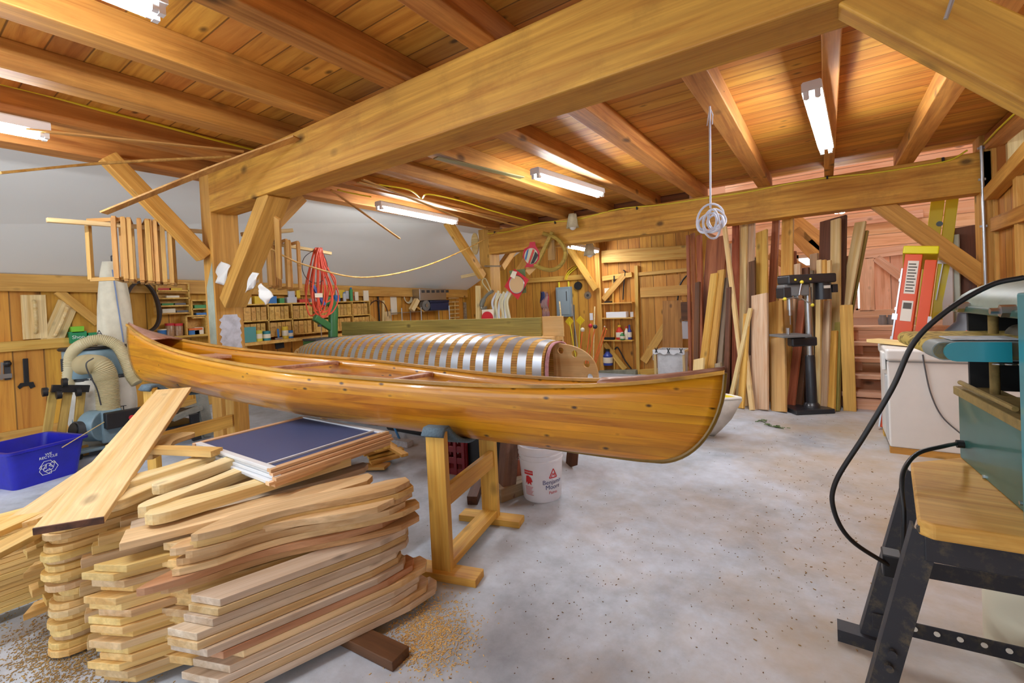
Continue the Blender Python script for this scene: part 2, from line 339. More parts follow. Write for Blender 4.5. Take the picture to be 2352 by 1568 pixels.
# ---- far pink room
PY=9.9
w=MB(); gx0,gx1=-1.5,3.5
def win(p,q,y):
    a,b=ony(p,y),ony(q,y); return a.x,b.x,b.z,a.z
W1=win((1962,600),(1982,712),PY); W2=win((1625,518),(1650,548),PY); W3=win((1830,590),(1868,612),PY)
xs=sorted({gx0-1.2,gx1,W1[0],W1[1],W2[0],W2[1],W3[0],W3[1]})
for i in range(len(xs)-1):
    x0,x1=xs[i],xs[i+1]; cut=[w_ for w_ in (W1,W2,W3) if w_[0]<=x0+1e-4 and w_[1]>=x1-1e-4]
    z=-.3
    for w_ in sorted(cut,key=lambda q:q[2]): w.mm((x0,PY,z),(x1,PY+.05,w_[2])); z=w_[3]
    w.mm((x0,PY,z),(x1,PY+.05,5.2))
struct(mk('wall_far',w,P_PINK))
for k,w_ in enumerate((W1,W2,W3)):
    m=MB(); 
    for x in (w_[0],w_[1]): m.mm((x-.03,PY-.03,w_[2]-.03),(x+.03,PY,w_[3]+.03))
    for z in (w_[2],w_[3]): m.mm((w_[0],PY-.03,z-.03),(w_[1],PY,z+.03))
    struct(mk('window_frame_%d'%(k+2),m,W_CED))
w=MB(); w.mm((gx1,6.95,0),(gx1+.05,7.3,5.2)); w.mm((gx1,9.3,0),(gx1+.05,PY,5.2)); w.mm((gx1,7.3,2.3),(gx1+.05,9.3,5.2)); struct(mk('wall_far_right',w,P_PINKV))
w=MB(); w.mm((XR+.06,6.95,0),(gx1,7.0,5.2)); w.mm((-1.55,6.95,ZC),(XR+.1,7.0,5.2)); struct(mk('wall_far_front',w,P_PINK))
w=MB(); w.mm((-1.6,6.95,2.3),(-1.5,YB+.1,5.2)); struct(mk('wall_far_left',w,P_PINKV))
c=MB(); c.mm((-1.6,6.9,4.0),(gx1,7.4,4.05)); c.mm((-1.6,9.5,4.0),(gx1,PY,4.05)); struct(mk('ceiling_far',c,P_PINK))  # unseen roof gap between the strips, widened to bring more daylight in
# batten door and girts on the far wall
y=PY-.04
def fw_(nm,p,q,wd,mat=W_CED,d=.05): 
    return struct(board(nm,ony(p,y),ony(q,y),wd,d,P_WC,(0,-1,0)))
P_WC=wood('wood pink',"#f2c4a0","#d89f76",knot=.6,var=.15)
fw_('wall_far_girt',(1660,548),(2120,490),.13); fw_('wall_far_girt',(1985,585),(2085,572),.16); fw_('wall_far_girt',(1960,722),(2085,718),.14)
fw_('wall_far_brace',(2012,592),(2075,640),.13); fw_('wall_far_girt',(1830,620),(1880,640),.2); fw_('wall_far_stud',(1990,592),(1992,715),.2)
m=MB(); a=ony((1992,585),PY); b=ony((2110,730),PY); m.mm((a.x,PY-.03,b.z-.1),(b.x+.4,PY-.005,a.z)); struct(mk('door_2',m,P_PINKV))
# stair platform and two raking stringers up to the loft
struct(mk('floor_platform',MB().mm((-1.4,7.02,.0),(gx1,PY,.80)),P_PINK))
for p,q in (((1822,505),(1905,572)),((1822,530),(1880,590)),((1770,580),(1870,640))):
    struct(board('stringer_beam',ony(p,8.6),ony(q,8.6),.22,.05,W_JOIST,(0,-1,0)))
# ================================================================== lights
def tube_fixture(p0,p1,lab,zz=None):
    d=(p1-p0); L=d.length; M,_=axes(p0,p1)
    t=thing('strip_light',lab,'light',M=M,group='two-tube strip lights under the joists')
    m=MB(); m.prism([(-.054,-.005),(-.054,.045),(-.045,.055),(.045,.055),(.054,.045),(.054,-.005)],-L/2,L/2,RY(PI/2)@RZ(PI/2))
    mk('housing',m,M_ENAMEL,t)
    for s in (-1,1):
        m=MB(); m.cyl((-L/2+.03,s*.03,-.03),(L/2-.03,s*.03,-.03),.0145,12); mk('tube',m,M_TUBE,t,smooth=True)
        for e in (-1,1):
            m=MB(); m.box((e*(L/2-.018),s*.03,-.022),(.022,.03,.05)); m.cyl((e*(L/2-.026),s*.03,-.03),(e*(L/2-.05),s*.03,-.03),.0155,12); mk('socket',m,M_ENAMEL,t)
    return t
z=2.575
def lp(p,q,L=None):
    a,b=onz(p,z),onz(q,z); return a,b
tube_fixture(*lp((1228,398),(1380,444)),'white two-tube strip light over the canoe mould, nearest the far beam')
tube_fixture(*lp((868,472),(1046,508)),'white two-tube strip light beside the white sloped ceiling')
tube_fixture(*lp((1864,205),(1898,342)),'white two-tube strip light on the joist nearest the right wall')
a=onz((113,306),z); tube_fixture(a,a+V((0,-1.45,0)),'white strip light at the left edge of the photo, below the cabled joist')
a=onz((375,20),z); tube_fixture(a,a+V((0,-1.45,0)),'white strip light cut off by the top edge of the photo')
a=ony((1305,563),7.6); tube_fixture(a,a+V((0,1.3,-.02)),'white strip light glowing under the loft behind the far beam')
# daylight: overcast sky through doors, windows and an unseen end left open for fill
wd=bpy.data.worlds.new('sky'); SC.world=wd; wd.use_nodes=True; nt=wd.node_tree; bg=nt.nodes['Background']; bg.inputs[0].default_value=(.80,.89,1.,1); bg.inputs[1].default_value=2.1
def area(n,loc,rot,sx,sy,e,c):
    l=bpy.data.lights.new(n,'AREA'); l.shape='RECTANGLE'; l.size=sx; l.size_y=sy; l.energy=e; l.color=c; o=bpy.data.objects.new(n,l); COL.objects.link(o); o.location=loc; o.rotation_euler=rot; return o
SC.view_settings.view_transform='Standard'; SC.view_settings.look='None'; SC.view_settings.gamma=1; SC.view_settings.use_curve_mapping=False
SC.view_settings.exposure=.33
cy=SC.cycles
try: cy.use_denoising=True; cy.denoiser='OPENIMAGEDENOISE'; cy.max_bounces=8; cy.diffuse_bounces=5; cy.sample_clamp_indirect=6
except Exception: pass
# ================================================================== canoe
CP=(-2.7145,1.7697,.6813,.1977,-.07,-.0654); CL,CB,D0,DE,CQ,CPW,ROCK,RST,PST=4.6805,.7966,.3077,.4644,3.7759,1.3067,.0179,.1511,2.7562
c_,s_=math.cos(CP[3]),math.sin(CP[3]); ct,st=math.cos(CP[4]),math.sin(CP[4])
ex=V((c_*ct,s_*ct,st)); ey=V((-s_,c_,0)); ez=ex.cross(ey); cr,sr=math.cos(CP[5]),math.sin(CP[5])
ey2=ey*cr+ez*sr; ez2=ez*cr-ey*sr
MC=MX(((ex.x,ey2.x,ez2.x,CP[0]),(ex.y,ey2.y,ez2.y,CP[1]),(ex.z,ey2.z,ez2.z,CP[2]),(0,0,0,1)))
def csec(s,th,inset=0):
    a=abs(s); hb=max(CB/2*(1-a**CPW)-inset,0.004); zg=D0+(DE-D0)*a**CQ; zk=ROCK*a**6+inset
    y=hb*math.copysign(abs(math.sin(th))**.7,math.sin(th)); z=zk+(zg-zk)*(1-abs(math.cos(th))**.8)
    uu=min(1,max(0,(zg-z)/(zg-zk))); x=s*(CL/2-.30*(1-math.sqrt(max(0,1-(.992*uu)**2.1)))); return V((x,y,z))
W_CANOE=planks('varnished cedar',0,2,.043,"#dd981a","#8f4c06",rough=.34,coat=.5,knot=.95,var=.22,kn=(7.,13.),seam=.012,hv=.012,streak=.42)
W_GUN=wood('gunwale wood',"#d6a142","#9a7434",rough=.5,knot=.6,var=0,dirt=.5)
W_DECK=wood('deck wood',"#b98a72","#8a5a48",rough=.4,knot=.3,var=0,fine=.4)
cn=thing('canoe','long varnished wooden canoe resting on two padded sawhorses','canoe',M=MC)
h=MB(); h.grid(lambda u,v:csec(-1+2*u,-PI/2+PI*v),97,29); mk('hull',h,W_CANOE,cn,smooth=60,solid=.011)
for sg,nm in ((-1,'gunwale'),(1,'gunwale')):
    m=MB(); N=60; pr=[(-.014,-.012),(.014,-.012),(.014,.006),(-.014,.006)]
    def gfn(u,v):
        s=-1+2*u; p=csec(s,sg*PI/2); q=pr[int(round(v*4))%4]; return p+V((0,sg*q[0] if False else sg*q[0],q[1]+.004))
    vs=[]; 
    for i in range(N+1):
        s=-1+2*i/N; p=csec(s,sg*PI/2)
        for q in pr: vs.append(p+V((0,sg*q[0],q[1]+.006)))
    fs=[(i*4+j,i*4+(j+1)%4,(i+1)*4+(j+1)%4,(i+1)*4+j) for i in range(N) for j in range(4)]+[(0,1,2,3),(N*4+3,N*4+2,N*4+1,N*4)]
    m.add(vs,fs); mk(nm,m,W_GUN,cn,bev=.003)
for sg in (-1,1):
    m=MB(); N=10; top=[]; 
    for i in range(N+1):
        s=sg*(1-.24*i/N); a,b=csec(s,-PI/2),csec(s,PI/2); m_=.012
        top.append((a+V((0,.006,m_)),(a+b)/2+V((0,0,m_+.012)),b+V((0,-.006,m_))))
    vs=[p for t3 in top for p in t3]; m.add(vs,[(i*3+j,i*3+j+1,i*3+4+j,i*3+3+j) for i in range(N) for j in range(2)])
    mk('deck',m,W_DECK,cn,smooth=True,solid=.012)
    pts=[csec(sg*.999,-PI/2+PI/2*k/14) for k in range(15)]; pts=[V((p.x+sg*.004,0,p.z)) for p in pts]
    for k in range(6): p=csec(sg*(1-.05*(k+1)),0); pts.append(V((p.x,0,p.z-.004)))
    m=MB(); m.tube(pts,.013,8); mk('stem_band',m,plain('stem band','#7a5c16',.4,noise=12),cn,smooth=True)
def thw(s,w,mat,drop=.02,name='thwart',t=.022):
    a,b=csec(s,-PI/2),csec(s,PI/2); k_=.03 if name=='thwart' else .11; a,b=a.lerp(b,k_),b.lerp(a,k_); m=MB(); n=10; vs=[]
    for i in range(n+1):
        u=i/n; p=a.lerp(b,u)+V((0,0,-drop)); ww=w*(.62+.38*abs(2*u-1)) if name=='thwart' else w
        vs+=[p+V((-ww/2,0,0)),p+V((ww/2,0,0)),p+V((ww/2,0,-t)),p+V((-ww/2,0,-t))]
    m.add(vs,[(i*4+j,i*4+(j+1)%4,(i+1)*4+(j+1)%4,(i+1)*4+j) for i in range(n) for j in range(4)]+[(0,1,2,3),(n*4+3,n*4+2,n*4+1,n*4)])
    mk(name,m,mat,cn,bev=.004)
W_SEAT=wood('seat wood',"#d0a286","#a8745a",rough=.45,knot=.3,var=0)
thw(-.57,.20,W_SEAT,.05,'seat'); thw(-.14,.06,W_SEAT,.02); thw(.23,.05,W_SEAT,.03); thw(.36,.20,W_SEAT,.06,'seat')
# yoke with carved shoulders
# ---- sawhorses
W_SAW=wood('sawhorse pine',"#e2b352","#bf8a30",knot=.5,var=.12)
M_CARP=plain('grey carpet','#5d707c',.95,noise=120)
def sawhorse(pn,pf,hz,fd,lab,sag):
    t=thing('sawhorse',lab,'sawhorse',((pn.x+pf.x)/2,(pn.y+pf.y)/2,0),group='sawhorses under the canoe')
    o=V(t.location); ax=(pf-pn).normalized(); fd=V((fd[0],fd[1],0)).normalized()
    for p in (pn,pf):
        q=V((p.x,p.y,0))-o
        board('leg',q+V((0,0,.03)),q+V((0,0,hz)),.105,.04,W_SAW,(ax.x,ax.y,0),t)
        board('foot',q-fd*.2+V((0,0,.019)),q+fd*.2+V((0,0,.019)),.1,.038,W_SAW,(0,0,1),t)
    a,b=V((pn.x,pn.y,0))-o,V((pf.x,pf.y,0))-o
    board('stretcher',a+ax*.02+V((0,0,.058)),b-ax*.02+V((0,0,.058)),.1,.038,W_SAW,(0,0,1),t)
    board('rail',a+ax*.03+fd*.03+V((0,0,hz*.55)),b-ax*.03+fd*.03+V((0,0,hz*.55)),.1,.03,W_SAW,(fd.x,fd.y,0),t)
    m=MB(); n=24; vs=[]
    Lh=(b-a).length
    def path(u):
        d=-.04+u*(Lh+.08)
        if d<.03 or d>Lh-.03: z=hz+.012
        else: z=hz+.012-sag*math.sin(PI*(d-.03)/(Lh-.06))**.75
        e=.03 if (u<.02 or u>.98) else 0
        return a+ax*d+V((0,0,z-e))
    m.grid(lambda u,v:path(u)+fd*(-.058+.116*v),33,3); mk('carpet_sling',m,M_CARP,t,smooth=True,solid=.022)
    return t
pn,pf=V((-1.62,1.625,0)),V((-1.755,2.20,0))
sawhorse(pn,pf,.728,(.97,.26),'pine sawhorse with blue carpet sling under the near end of the canoe',.135)
fdr=V((.98,.196,0)); kl=(MC@V((-1.42,0,0)))
pf2=V((kl.x,kl.y,0))+V((-.196,.98,0))*.30; pn2=V((kl.x,kl.y,0))-V((-.196,.98,0))*.30
sawhorse(pn2,pf2,.86,(.98,.196),'taller pine sawhorse under the left end of the canoe, mostly hidden by the wood stacks',.11)
# ================================================================== canoe mould
my=3.5; xl,xr=-6.05,-1.48
mo=thing('canoe_mold','canoe building form of yellow strips wrapped with shiny metal bands','canoe mold',(0,0,0))
xc,hl=(xl+xr)/2,(xr-xl)/2
def msec(s,th,off=0):
    a=abs(s); hb=.41*max(1-a**2.4,0)**.8+off; zt=1.055-.16*a**3.2+off
    if s<0: zt-=.035*a
    z0=.62; y=hb*math.copysign(abs(math.sin(th))**.75,math.sin(th)); z=z0+(zt-z0)*abs(math.cos(th))**.62
    return V((xc+hl*s,my+y,z))
P_STRIP=planks('mould strips',0,2,.021,"#d9a552","#b9822f",knot=.3,var=.25,seam=.1)
m=MB(); m.grid(lambda u,v:msec(-.99+1.77*u,-PI/2+PI*v),80,31); mk('strip_skin',m,P_STRIP,mo,smooth=60,solid=.012)
nb=30
for k in range(nb):
    s0=-.955+1.71*k/(nb-1); dw=.078/hl
    m=MB(); m.grid(lambda u,v:msec(s0-dw/2+dw*u,-PI/2+PI*v,.0075),2,31); mk('metal_band',m,M_ALU,mo,smooth=60)
# plywood stem form with round holes, cut as rings through a plate
def stem(sx,x0,x1,z0,zt,lab):
    pts=[]; n=14
    m=MB(); holes=[(.11*abs(x1-x0)/.36,.28),(.42*abs(x1-x0),.24),(.68*abs(x1-x0),.12),(.74*abs(x1-x0),-.02),(.3*abs(x1-x0),.08)]
    prof=[(0,z0)]+[(sx*abs(x1-x0)*math.sin(PI/2*k/n)**.9,z0+(zt-z0)*math.cos(PI/2*k/n)**.7) for k in range(n+1)]
    cur=bpy.data.curves.new('stem_form','CURVE'); cur.dimensions='2D'; cur.fill_mode='BOTH'; cur.extrude=.009
    def sp(pp):
        s=cur.splines.new('POLY'); s.points.add(len(pp)-1)
        for i,p in enumerate(pp): s.points[i].co=(p[0],p[1],0,1)
        s.use_cyclic_u=True
    sp([(0,z0-.1)]+prof[1:]+[(prof[-1][0],z0-.1)])
    W=abs(x1-x0); H=zt-z0
    for hx,hz,hr in ((.18*W,.80*H,.03),(.50*W,.72*H,.031),(.76*W,.45*H,.031),(.82*W,.10*H,.028)):
        sp([(sx*hx+hr*math.cos(2*PI*k/20),z0+hz+hr*math.sin(2*PI*k/20)) for k in range(20)])
    o=bpy.data.objects.new('stem_form',cur); COL.objects.link(o); return tomesh(o,W_PLY,mo,TR(x0,my,0)@RX(PI/2))
e=msec(.78,0); stem(1,e.x-.02,e.x+.40,.66,e.z-.012,'r'); e=msec(-.985,0); stem(-1,e.x+.02,e.x-.2,.62,e.z-.01,'l')
m=MB(); m.grid(lambda u,v:msec(.785,-PI/2+PI*v)+V((.0+.03*u,0,0)),2,31); mk('cut_edge',m,plain('pink edge','#c9929a',.8,noise=30),mo,smooth=60,solid=.012)
board('strongback',(xl+.25,my,.6),(xr-.15,my,.6),.2,.06,W_PLY,parent=mo)
for x in (-5.2,-2.35):
    for dy in (-.22,.22): board('support_leg',(x,my+dy,0),(x,my+dy*.6,.57),.09,.04,W_PLY,(1,0,0),mo)
    board('support_rail',(x,my-.25,.545),(x,my+.25,.545),.09,.04,W_PLY,(1,0,0),mo)
# plank on edge and plywood panel standing on the bench behind the mould
by=4.35
bt=thing('workbench','low workbench hidden behind the canoe mould','workbench',(0,0,0))
bxr=ony((1292,738),by+.15).x
board('bench_top',(-5.3,by+.02,.93),(bxr,by+.02,.93),.26,.05,W_PLY,parent=bt)
for x in (-5.1,bxr-.2):
    for dy in (-.05,.09): board('leg',(x,by+dy,0),(x,by+dy,.905),.09,.09,W_PLY,(1,0,0),bt)
a,b=ony((787,750),by),ony((1243,741),by); tag(board('treated_plank',(a.x,by,.955+.105),(b.x,by,.955+.105),.038,.21,W_GRN),'greenish treated plank standing on edge behind the canoe mould','plank')
a,b=ony((1245,742),by),ony((1294,738),by); tag(board('plywood_panel',(a.x+.01,by,.955+.11),(b.x,by,.955+.11),.02,.22,W_PLY),'short tan plywood panel standing at the end of the treated plank','panel')
# ================================================================== paint bucket
def wrap(s,size,mat,parent,name,ang,z,rad,name_al='CENTER'):
    cu=bpy.data.curves.new(name,'FONT'); cu.body=s; cu.size=size; cu.align_x=name_al; cu.align_y='CENTER'; cu.resolution_u=3
    o=bpy.data.objects.new(name,cu); COL.objects.link(o); bpy.context.view_layer.update()
    me=bpy.data.meshes.new_from_object(o.evaluated_get(bpy.context.evaluated_depsgraph_get())); bpy.data.objects.remove(o); bpy.data.curves.remove(cu)
    for v in me.vertices:
        r=rad(z+v.co.y)+.0012; a=ang+v.co.x/r; v.co=(r*math.cos(a),r*math.sin(a),z+v.co.y)
    me.materials.clear(); me.materials.append(mat); o=bpy.data.objects.new(name,me); COL.objects.link(o); o.parent=parent; return o
M_PAIL=plain('white pail plastic','#e6e9f2',.35,noise=3,nd=.85); M_RED=plain('print red','#c4252e',.5); M_BLUE=plain('print blue','#23306f',.5)
bp_=onz((1246,1137),0); bk=thing('paint_bucket','white plastic paint bucket with red and blue lettering below the canoe','bucket',bp_)
br=lambda z:.131+.022*z/.37
m=MB(); m.lathe([(0,.004),(.125,0),(.131,.01),(.148,.27),(.152,.272),(.152,.282),(.149,.284),(.15,.305),(.155,.306),(.155,.316),(.151,.318),(.152,.335),(.157,.337),(.157,.362),(.154,.37),(.146,.37),(.143,.33),(.126,.012),(0,.01)],40); mk('pail',m,M_PAIL,bk,smooth=True)
m=MB(); hp=[V((.158*math.cos(a),.158*math.sin(a),.30)) for a in (R(-120),R(60))]
m.tube([hp[0]+V((-.01*0,0,0))]+[V((.168*math.cos(R(-120-18*k)),.168*math.sin(R(-120-18*k)),.30-.09*math.sin(PI*k/10))) for k in range(11)]+[hp[1]],.002,6); mk('wire_handle',m,M_METAL,bk)
A0=math.atan2(-bp_.y,-bp_.x)
wrap('Benjamin',.042,M_BLUE,bk,'lettering',A0+R(33),.14,br); wrap('Moore',.042,M_BLUE,bk,'lettering',A0+R(33),.105,br); wrap('Paints',.028,M_RED,bk,'lettering',A0+R(33),.068,br)
def wpoly(pts,mat,ang,z,name='print'):
    import bmesh
    b=bmesh.new(); b.faces.new([b.verts.new((x,y,0)) for x,y in pts])
    for k in range(-8,9): bmesh.ops.bisect_plane(b,geom=b.verts[:]+b.edges[:]+b.faces[:],plane_co=(k*.005,0,0),plane_no=(1,0,0))
    b.verts.index_update(); vs=[]
    for v in b.verts:
        x,y=v.co.x,v.co.y; r=br(z+y)+.0014; a=ang+x/r; vs.append((r*math.cos(a),r*math.sin(a),z+y))
    m=MB(); m.add(vs,[tuple(v.index for v in f.verts) for f in b.faces]); b.free()
    return mk(name,m,mat,bk)
def strip(a,b,w):
    a,b=V((*a,0)),V((*b,0)); d=(b-a).normalized(); n=V((-d.y,d.x,0))*w/2; return [tuple((a+n)[:2]),tuple((a-n)[:2]),tuple((b-n)[:2]),tuple((b+n)[:2])]
T3=[(-.03,-.026),(.03,-.026),(0,.034)]
for i in range(3): wpoly(strip(T3[i],T3[(i+1)%3],.007),M_RED,A0+R(33),.195,'logo')
for a,b in (((-.015,-.022),(-.005,.004)),((-.005,.004),(.002,-.012)),((.002,-.012),(.008,.004)),((.008,.004),(.016,-.022))): wpoly(strip(a,b,.005),M_RED,A0+R(33),.195,'logo')
LA=A0-R(38)
wpoly([(-.036,.0),(.036,.0),(.036,.03),(-.036,.03)],M_RED,LA,.19,'warning_band')
wrap('WARNING',.014,M_PAIL,bk,'warning_text',LA,.206,lambda z:br(z)+.001)
wpoly([(-.03,-.03),(-.02,.03),(.0,.035),(.02,.02),(.03,-.005),(.018,-.01),(.02,-.03),(.004,-.018),(-.012,-.03),(-.016,-.01)],M_RED,LA,.15,'warning_figure')
for k in range(7): wpoly([(-.034,-.0015),(.03-.006*(k%3),-.0015),(.03-.006*(k%3),.0015),(-.034,.0015)],M_RED,LA,.107-.009*k,'small_print')
# ================================================================== stacks of chair parts in the near left corner
W_ST=[wood('stack pine',"#ecca82","#d0a356",knot=.5,var=.25,kn=(3.5,7,7)),wood('stack cedar',"#e4c594","#c09860",knot=.55,var=.25,kn=(3.5,7,7)),wood('stack silver',"#dccbb2","#b8a080",knot=.5,var=.25,kn=(3.5,7,7)),wood('stack heart',"#d6a678","#ad7a4c",knot=.7,var=.3,kn=(2,6,6)),wood('arm pale',"#f3e0ae","#dcbd7c",knot=.4,var=.12,kn=(3.5,8,8))]
def outline(kind,L,w,sk=0.):
    h=w/2
    if kind=='bar': return [(-L/2-sk*h,-h),(L/2,-h),(L/2+0,h),(-L/2+sk*h,h)]
    if kind=='round':
        return [(L/2,-h),(L/2,h)]+[(-L/2+h-h*math.sin(PI*k/8),h*math.cos(PI*k/8)) for k in range(9)]
    if kind=='leg':   # rear chair leg: angled square end on the near side, tapered nose on the far side
        return [(-L/2-sk*h,-h),(L*.30,-h),(L*.46,-h*.55),(L/2,h*.2),(L/2-.01,h),(-L/2+sk*h,h)]
    if kind=='wave':  # sawn S-curved seat side
        top=[];bot=[]; n=40
        for k in range(n+1):
            u=k/n; x=-L/2+L*u; c=.30*w*math.sin(2*PI*(u-.08)*.95); e=min(1,(u/.16)**.6 if u<.16 else 1); e*=1 if u<.9 else max(.35,1-(u-.9)*5)
            top.append((x,c+h*e)); bot.append((x,c-h*e*.85))
        return bot+top[::-1]
    if kind=='arm':   # chair arm, rounded near end, waisted
        n=44; top=[];bot=[]
        for k in range(n+1):
            u=k/n; e=math.sqrt(max(0,1-((.12-u)/.12)**2)) if u<.12 else 1; wd=h*(.62+.38*math.cos(PI*min(1,max(0,(u-.1)/.6)))**2)
            top.append((-L/2+L*u,wd*e+.001)); bot.append((-L/2+L*u,-h*e*.9-.001))
        return bot+top[::-1]
def piece(kind,pos,ang,L,w,t,mi,lab,grp,pitch=0,roll=0,sk=0.,name='slat_board',bev=.002):
    m=MB(); m.prism(outline(kind,L,w,sk),-t/2,t/2)
    o=mk(name,m,W_ST[mi],None,TR(*pos)@RZ(ang)@RY(-pitch)@RX(roll),bev=bev); return tag(o,lab,'board',grp)
ORD='second third fourth fifth sixth seventh eighth ninth tenth eleventh twelfth thirteenth fourteenth fifteenth sixteenth seventeenth eighteenth nineteenth twentieth'.split()
def ordinal(k,n): return 'topmost' if k==n-1 else ('lowest' if k==0 else ORD[k-1]+' from the floor')
def stack(o,ang,n,z0,t,fn,lab,grp,jit=.01):
    """o = where the near ends stand"""
    z=z0; d=V((math.cos(ang),math.sin(ang),0)); e=V((-d.y,d.x,0))
    for k in range(n):
        p=fn(k); tt=p.get('t',t); L=p.get('L',.8)
        q=V((o[0],o[1],0))+d*(L/2+p.get('dx',0)+rnd.uniform(-jit,jit))+e*(p.get('dy',0)+rnd.uniform(-jit*.4,jit*.4)); q.z=z+tt/2
        piece(p.get('kind','bar'),q,ang+rnd.uniform(-.01,.01)+p.get('da',0),L,p.get('w',.1),tt-.0012,p.get('mi',rnd.randrange(3)),lab.format(ordinal(k,n)),grp,sk=p.get('sk',0),name=p.get('name','slat_board'))
        z+=tt
    return z
# bearers on the floor
def bearer(p,q,lab):
    a,b=onz(p,.0),onz(q,.0); tag(board('wood_block',a+V((0,0,.02)),b+V((0,0,.02)),.09,.038,W_DARK),lab,'wood block')
bearer((800,1465),(922,1525),'brown wood block sticking out from under the long pale boards')
# pile A: long silvery boards
AA=R(72.5)
def fA(k):
    w=.13 if k<7 else .105
    return dict(kind='leg',L=[.86,.84,.83,.81,.80,.80,.80,.80,.79,.79,.78,.77][k%12],w=w,sk=-.75,mi=[2,1,2,2,1,3,2,1,2,2,1,2][k%12],dx=[.03,.0,-.02,.02,.05,.0,-.04,-.045,-.04,.0,.02,.03][k%12]+.01*(12-k)*.3,dy=-.006*(6-k)*.4,name='leg_blank')
zA=stack((-1.825,.625),AA,12,.038,.0275,fA,'pale weathered board, {}, in the long front pile','pale boards in the long front pile')
# pile A2: S-curved parts on top of it
def fA2(k):
    return dict(kind='wave',L=[.95,.93,.92,.84,.85,.84,.82][k%7],w=.125,mi=[3,3,1,1,1,0,1][k%7],dx=[-.06,-.12,-.03,.0,.03,.04,.05][k%7],dy=.01,da=[-.02,.03,.0,-.02,.02,0,.02][k%7],name='curved_blank')
zA2=stack((-1.965,.635),R(67),7,zA,.0275,fA2,'S-curved chair side, {} of those on the front pile','curved chair sides on the front pile')
# pile B: boards seen end on, left of pile A
def fB(k): return dict(kind='leg',L=.82,w=.088,sk=-1.2,mi=[0,1,0,0][k%4],dx=-.02*((k*7)%3),dy=-.012*(k%2),name='leg_blank')
zB=stack((-2.18,.50),R(66),16,.03,.0275,fB,'yellow end-grain board, {}, in the middle pile','end-on boards in the middle pile')
def fB2(k): return dict(kind='leg',L=.80,w=.085,sk=-1.1,mi=[0,0,1,0][k%4],dx=.02*((k*5)%3),dy=-.01*(k%2),name='leg_blank')
zB2=stack((-2.03,.64),R(66),15,.06,.03,fB2,'yellow board, {}, between the middle and front piles','boards between the middle and front piles')
# square stubs wedged between the rounded pile and the middle pile
def fS(k): return dict(kind='bar',L=.74,w=.052,mi=[0,1,0][k%3],dx=-.035*((k*5)%3),dy=.012*(k%3),t=.036,name='square_stick')
zS=stack((-2.42,.53),R(72),13,.03,.036,fS,'square yellow stick, {}, beside the end-on boards','square sticks beside the end-on boards')
def fS2(k): return dict(kind='bar',L=.74,w=.052,mi=[0,0,1][k%3],dx=.05*((k*3)%2)-.02,dy=-.01*(k%3),t=.04,name='square_stick')
stack((-2.52,.58),R(72),12,.03,.04,fS2,'square stick, {}, next to the rounded pile','square sticks next to the rounded pile')
# pile C: rounded near ends
def fC(k): return dict(kind='round',L=.86,w=.17-.001*k,mi=[0,0,1,0][k%4],dx=.008*(k%3)-.008+(.03 if k==9 else 0),dy=.012*((k*7)%3)-.004*k*.4,name='arm_blank')
zC=stack((-2.63,.40),R(86),20,.012,.0265,fC,'round-ended yellow board, {}, in the pile by the sawdust','round-ended boards by the sawdust')
def fC2(k): return dict(kind='bar',L=.8,w=.09,sk=.5*(k%2),mi=0,dx=-.05*((k*5)%3)+.02,dy=.01*(k%2),t=.029)
stack((-2.89,.46),R(88),15,.06,.029,fC2,'square-ended yellow board, {}, just left of the rounded ends','square-ended boards left of the rounded ends')
# pile D: thin slats at the left edge, their rounded ends pointing away
def fD(k): return dict(kind='round',L=1.1,w=.13,mi=0,dx=-.008*(k%3),dy=0,name='slat_board')
zD=stack((-3.17,.62),R(-93),17,.05,.0245,fD,'thin yellow slat, {}, in the left edge pile','thin slats at the left edge')
o=piece('arm',onz((60,1372),.05)+V((0,.0,.02)),R(80),.8,.12,.022,0,'single yellow slat leaning against the foot of the left edge pile',None,roll=R(-50))
# flat boards over pile D
for k,(p,q,w,lab) in enumerate((((0,1215),(150,1150),.1,'yellow slat lying highest on the pile at the left edge'),((0,1262),(110,1205),.1,'yellow slat just under the highest one at the left edge'),((75,1228),(175,1162),.12,'short round-nosed yellow board beside the broad diagonal plank'))):
    z=zD+.026*(2-k)+.014; a,b=onz(p,z),onz(q,z); c=(a+b)/2; piece('round',c,math.atan2(b.y-a.y,b.x-a.x),(b-a).length+.25,w,.024,0,lab,None)
# broad plank leaning across the left piles and the second one behind it
a,b=onz((165,1205),.585),onz((400,895),.86)
a=onz((160,1206),.605); b=onz((400,896),.85)
M,L=axes(a,b,(0,0,1)); o=mk('plank',MB().box((0,0,0),(L,.20,.028)),W_PALE,None,M@RX(R(2)),bev=.003); mk('dark_end',MB().box((-L/2-.002,0,0),(.006,.198,.026)),W_DARK,o)['label']='dark weathered end of the plank'; tag(o,'broad pale plank lying diagonally across the stacks, its dark end toward us','plank')
a,b=onz((60,1195),.53),onz((215,1085),.56); M,L=axes(a,b); m=MB(); m.prism(outline('round',L+.3,.15),-.012,.012); tag(mk('plank',m,W_PALE,None,M@TR(.1,0,0),bev=.002),'round-ended board half hidden behind the broad diagonal plank','plank')
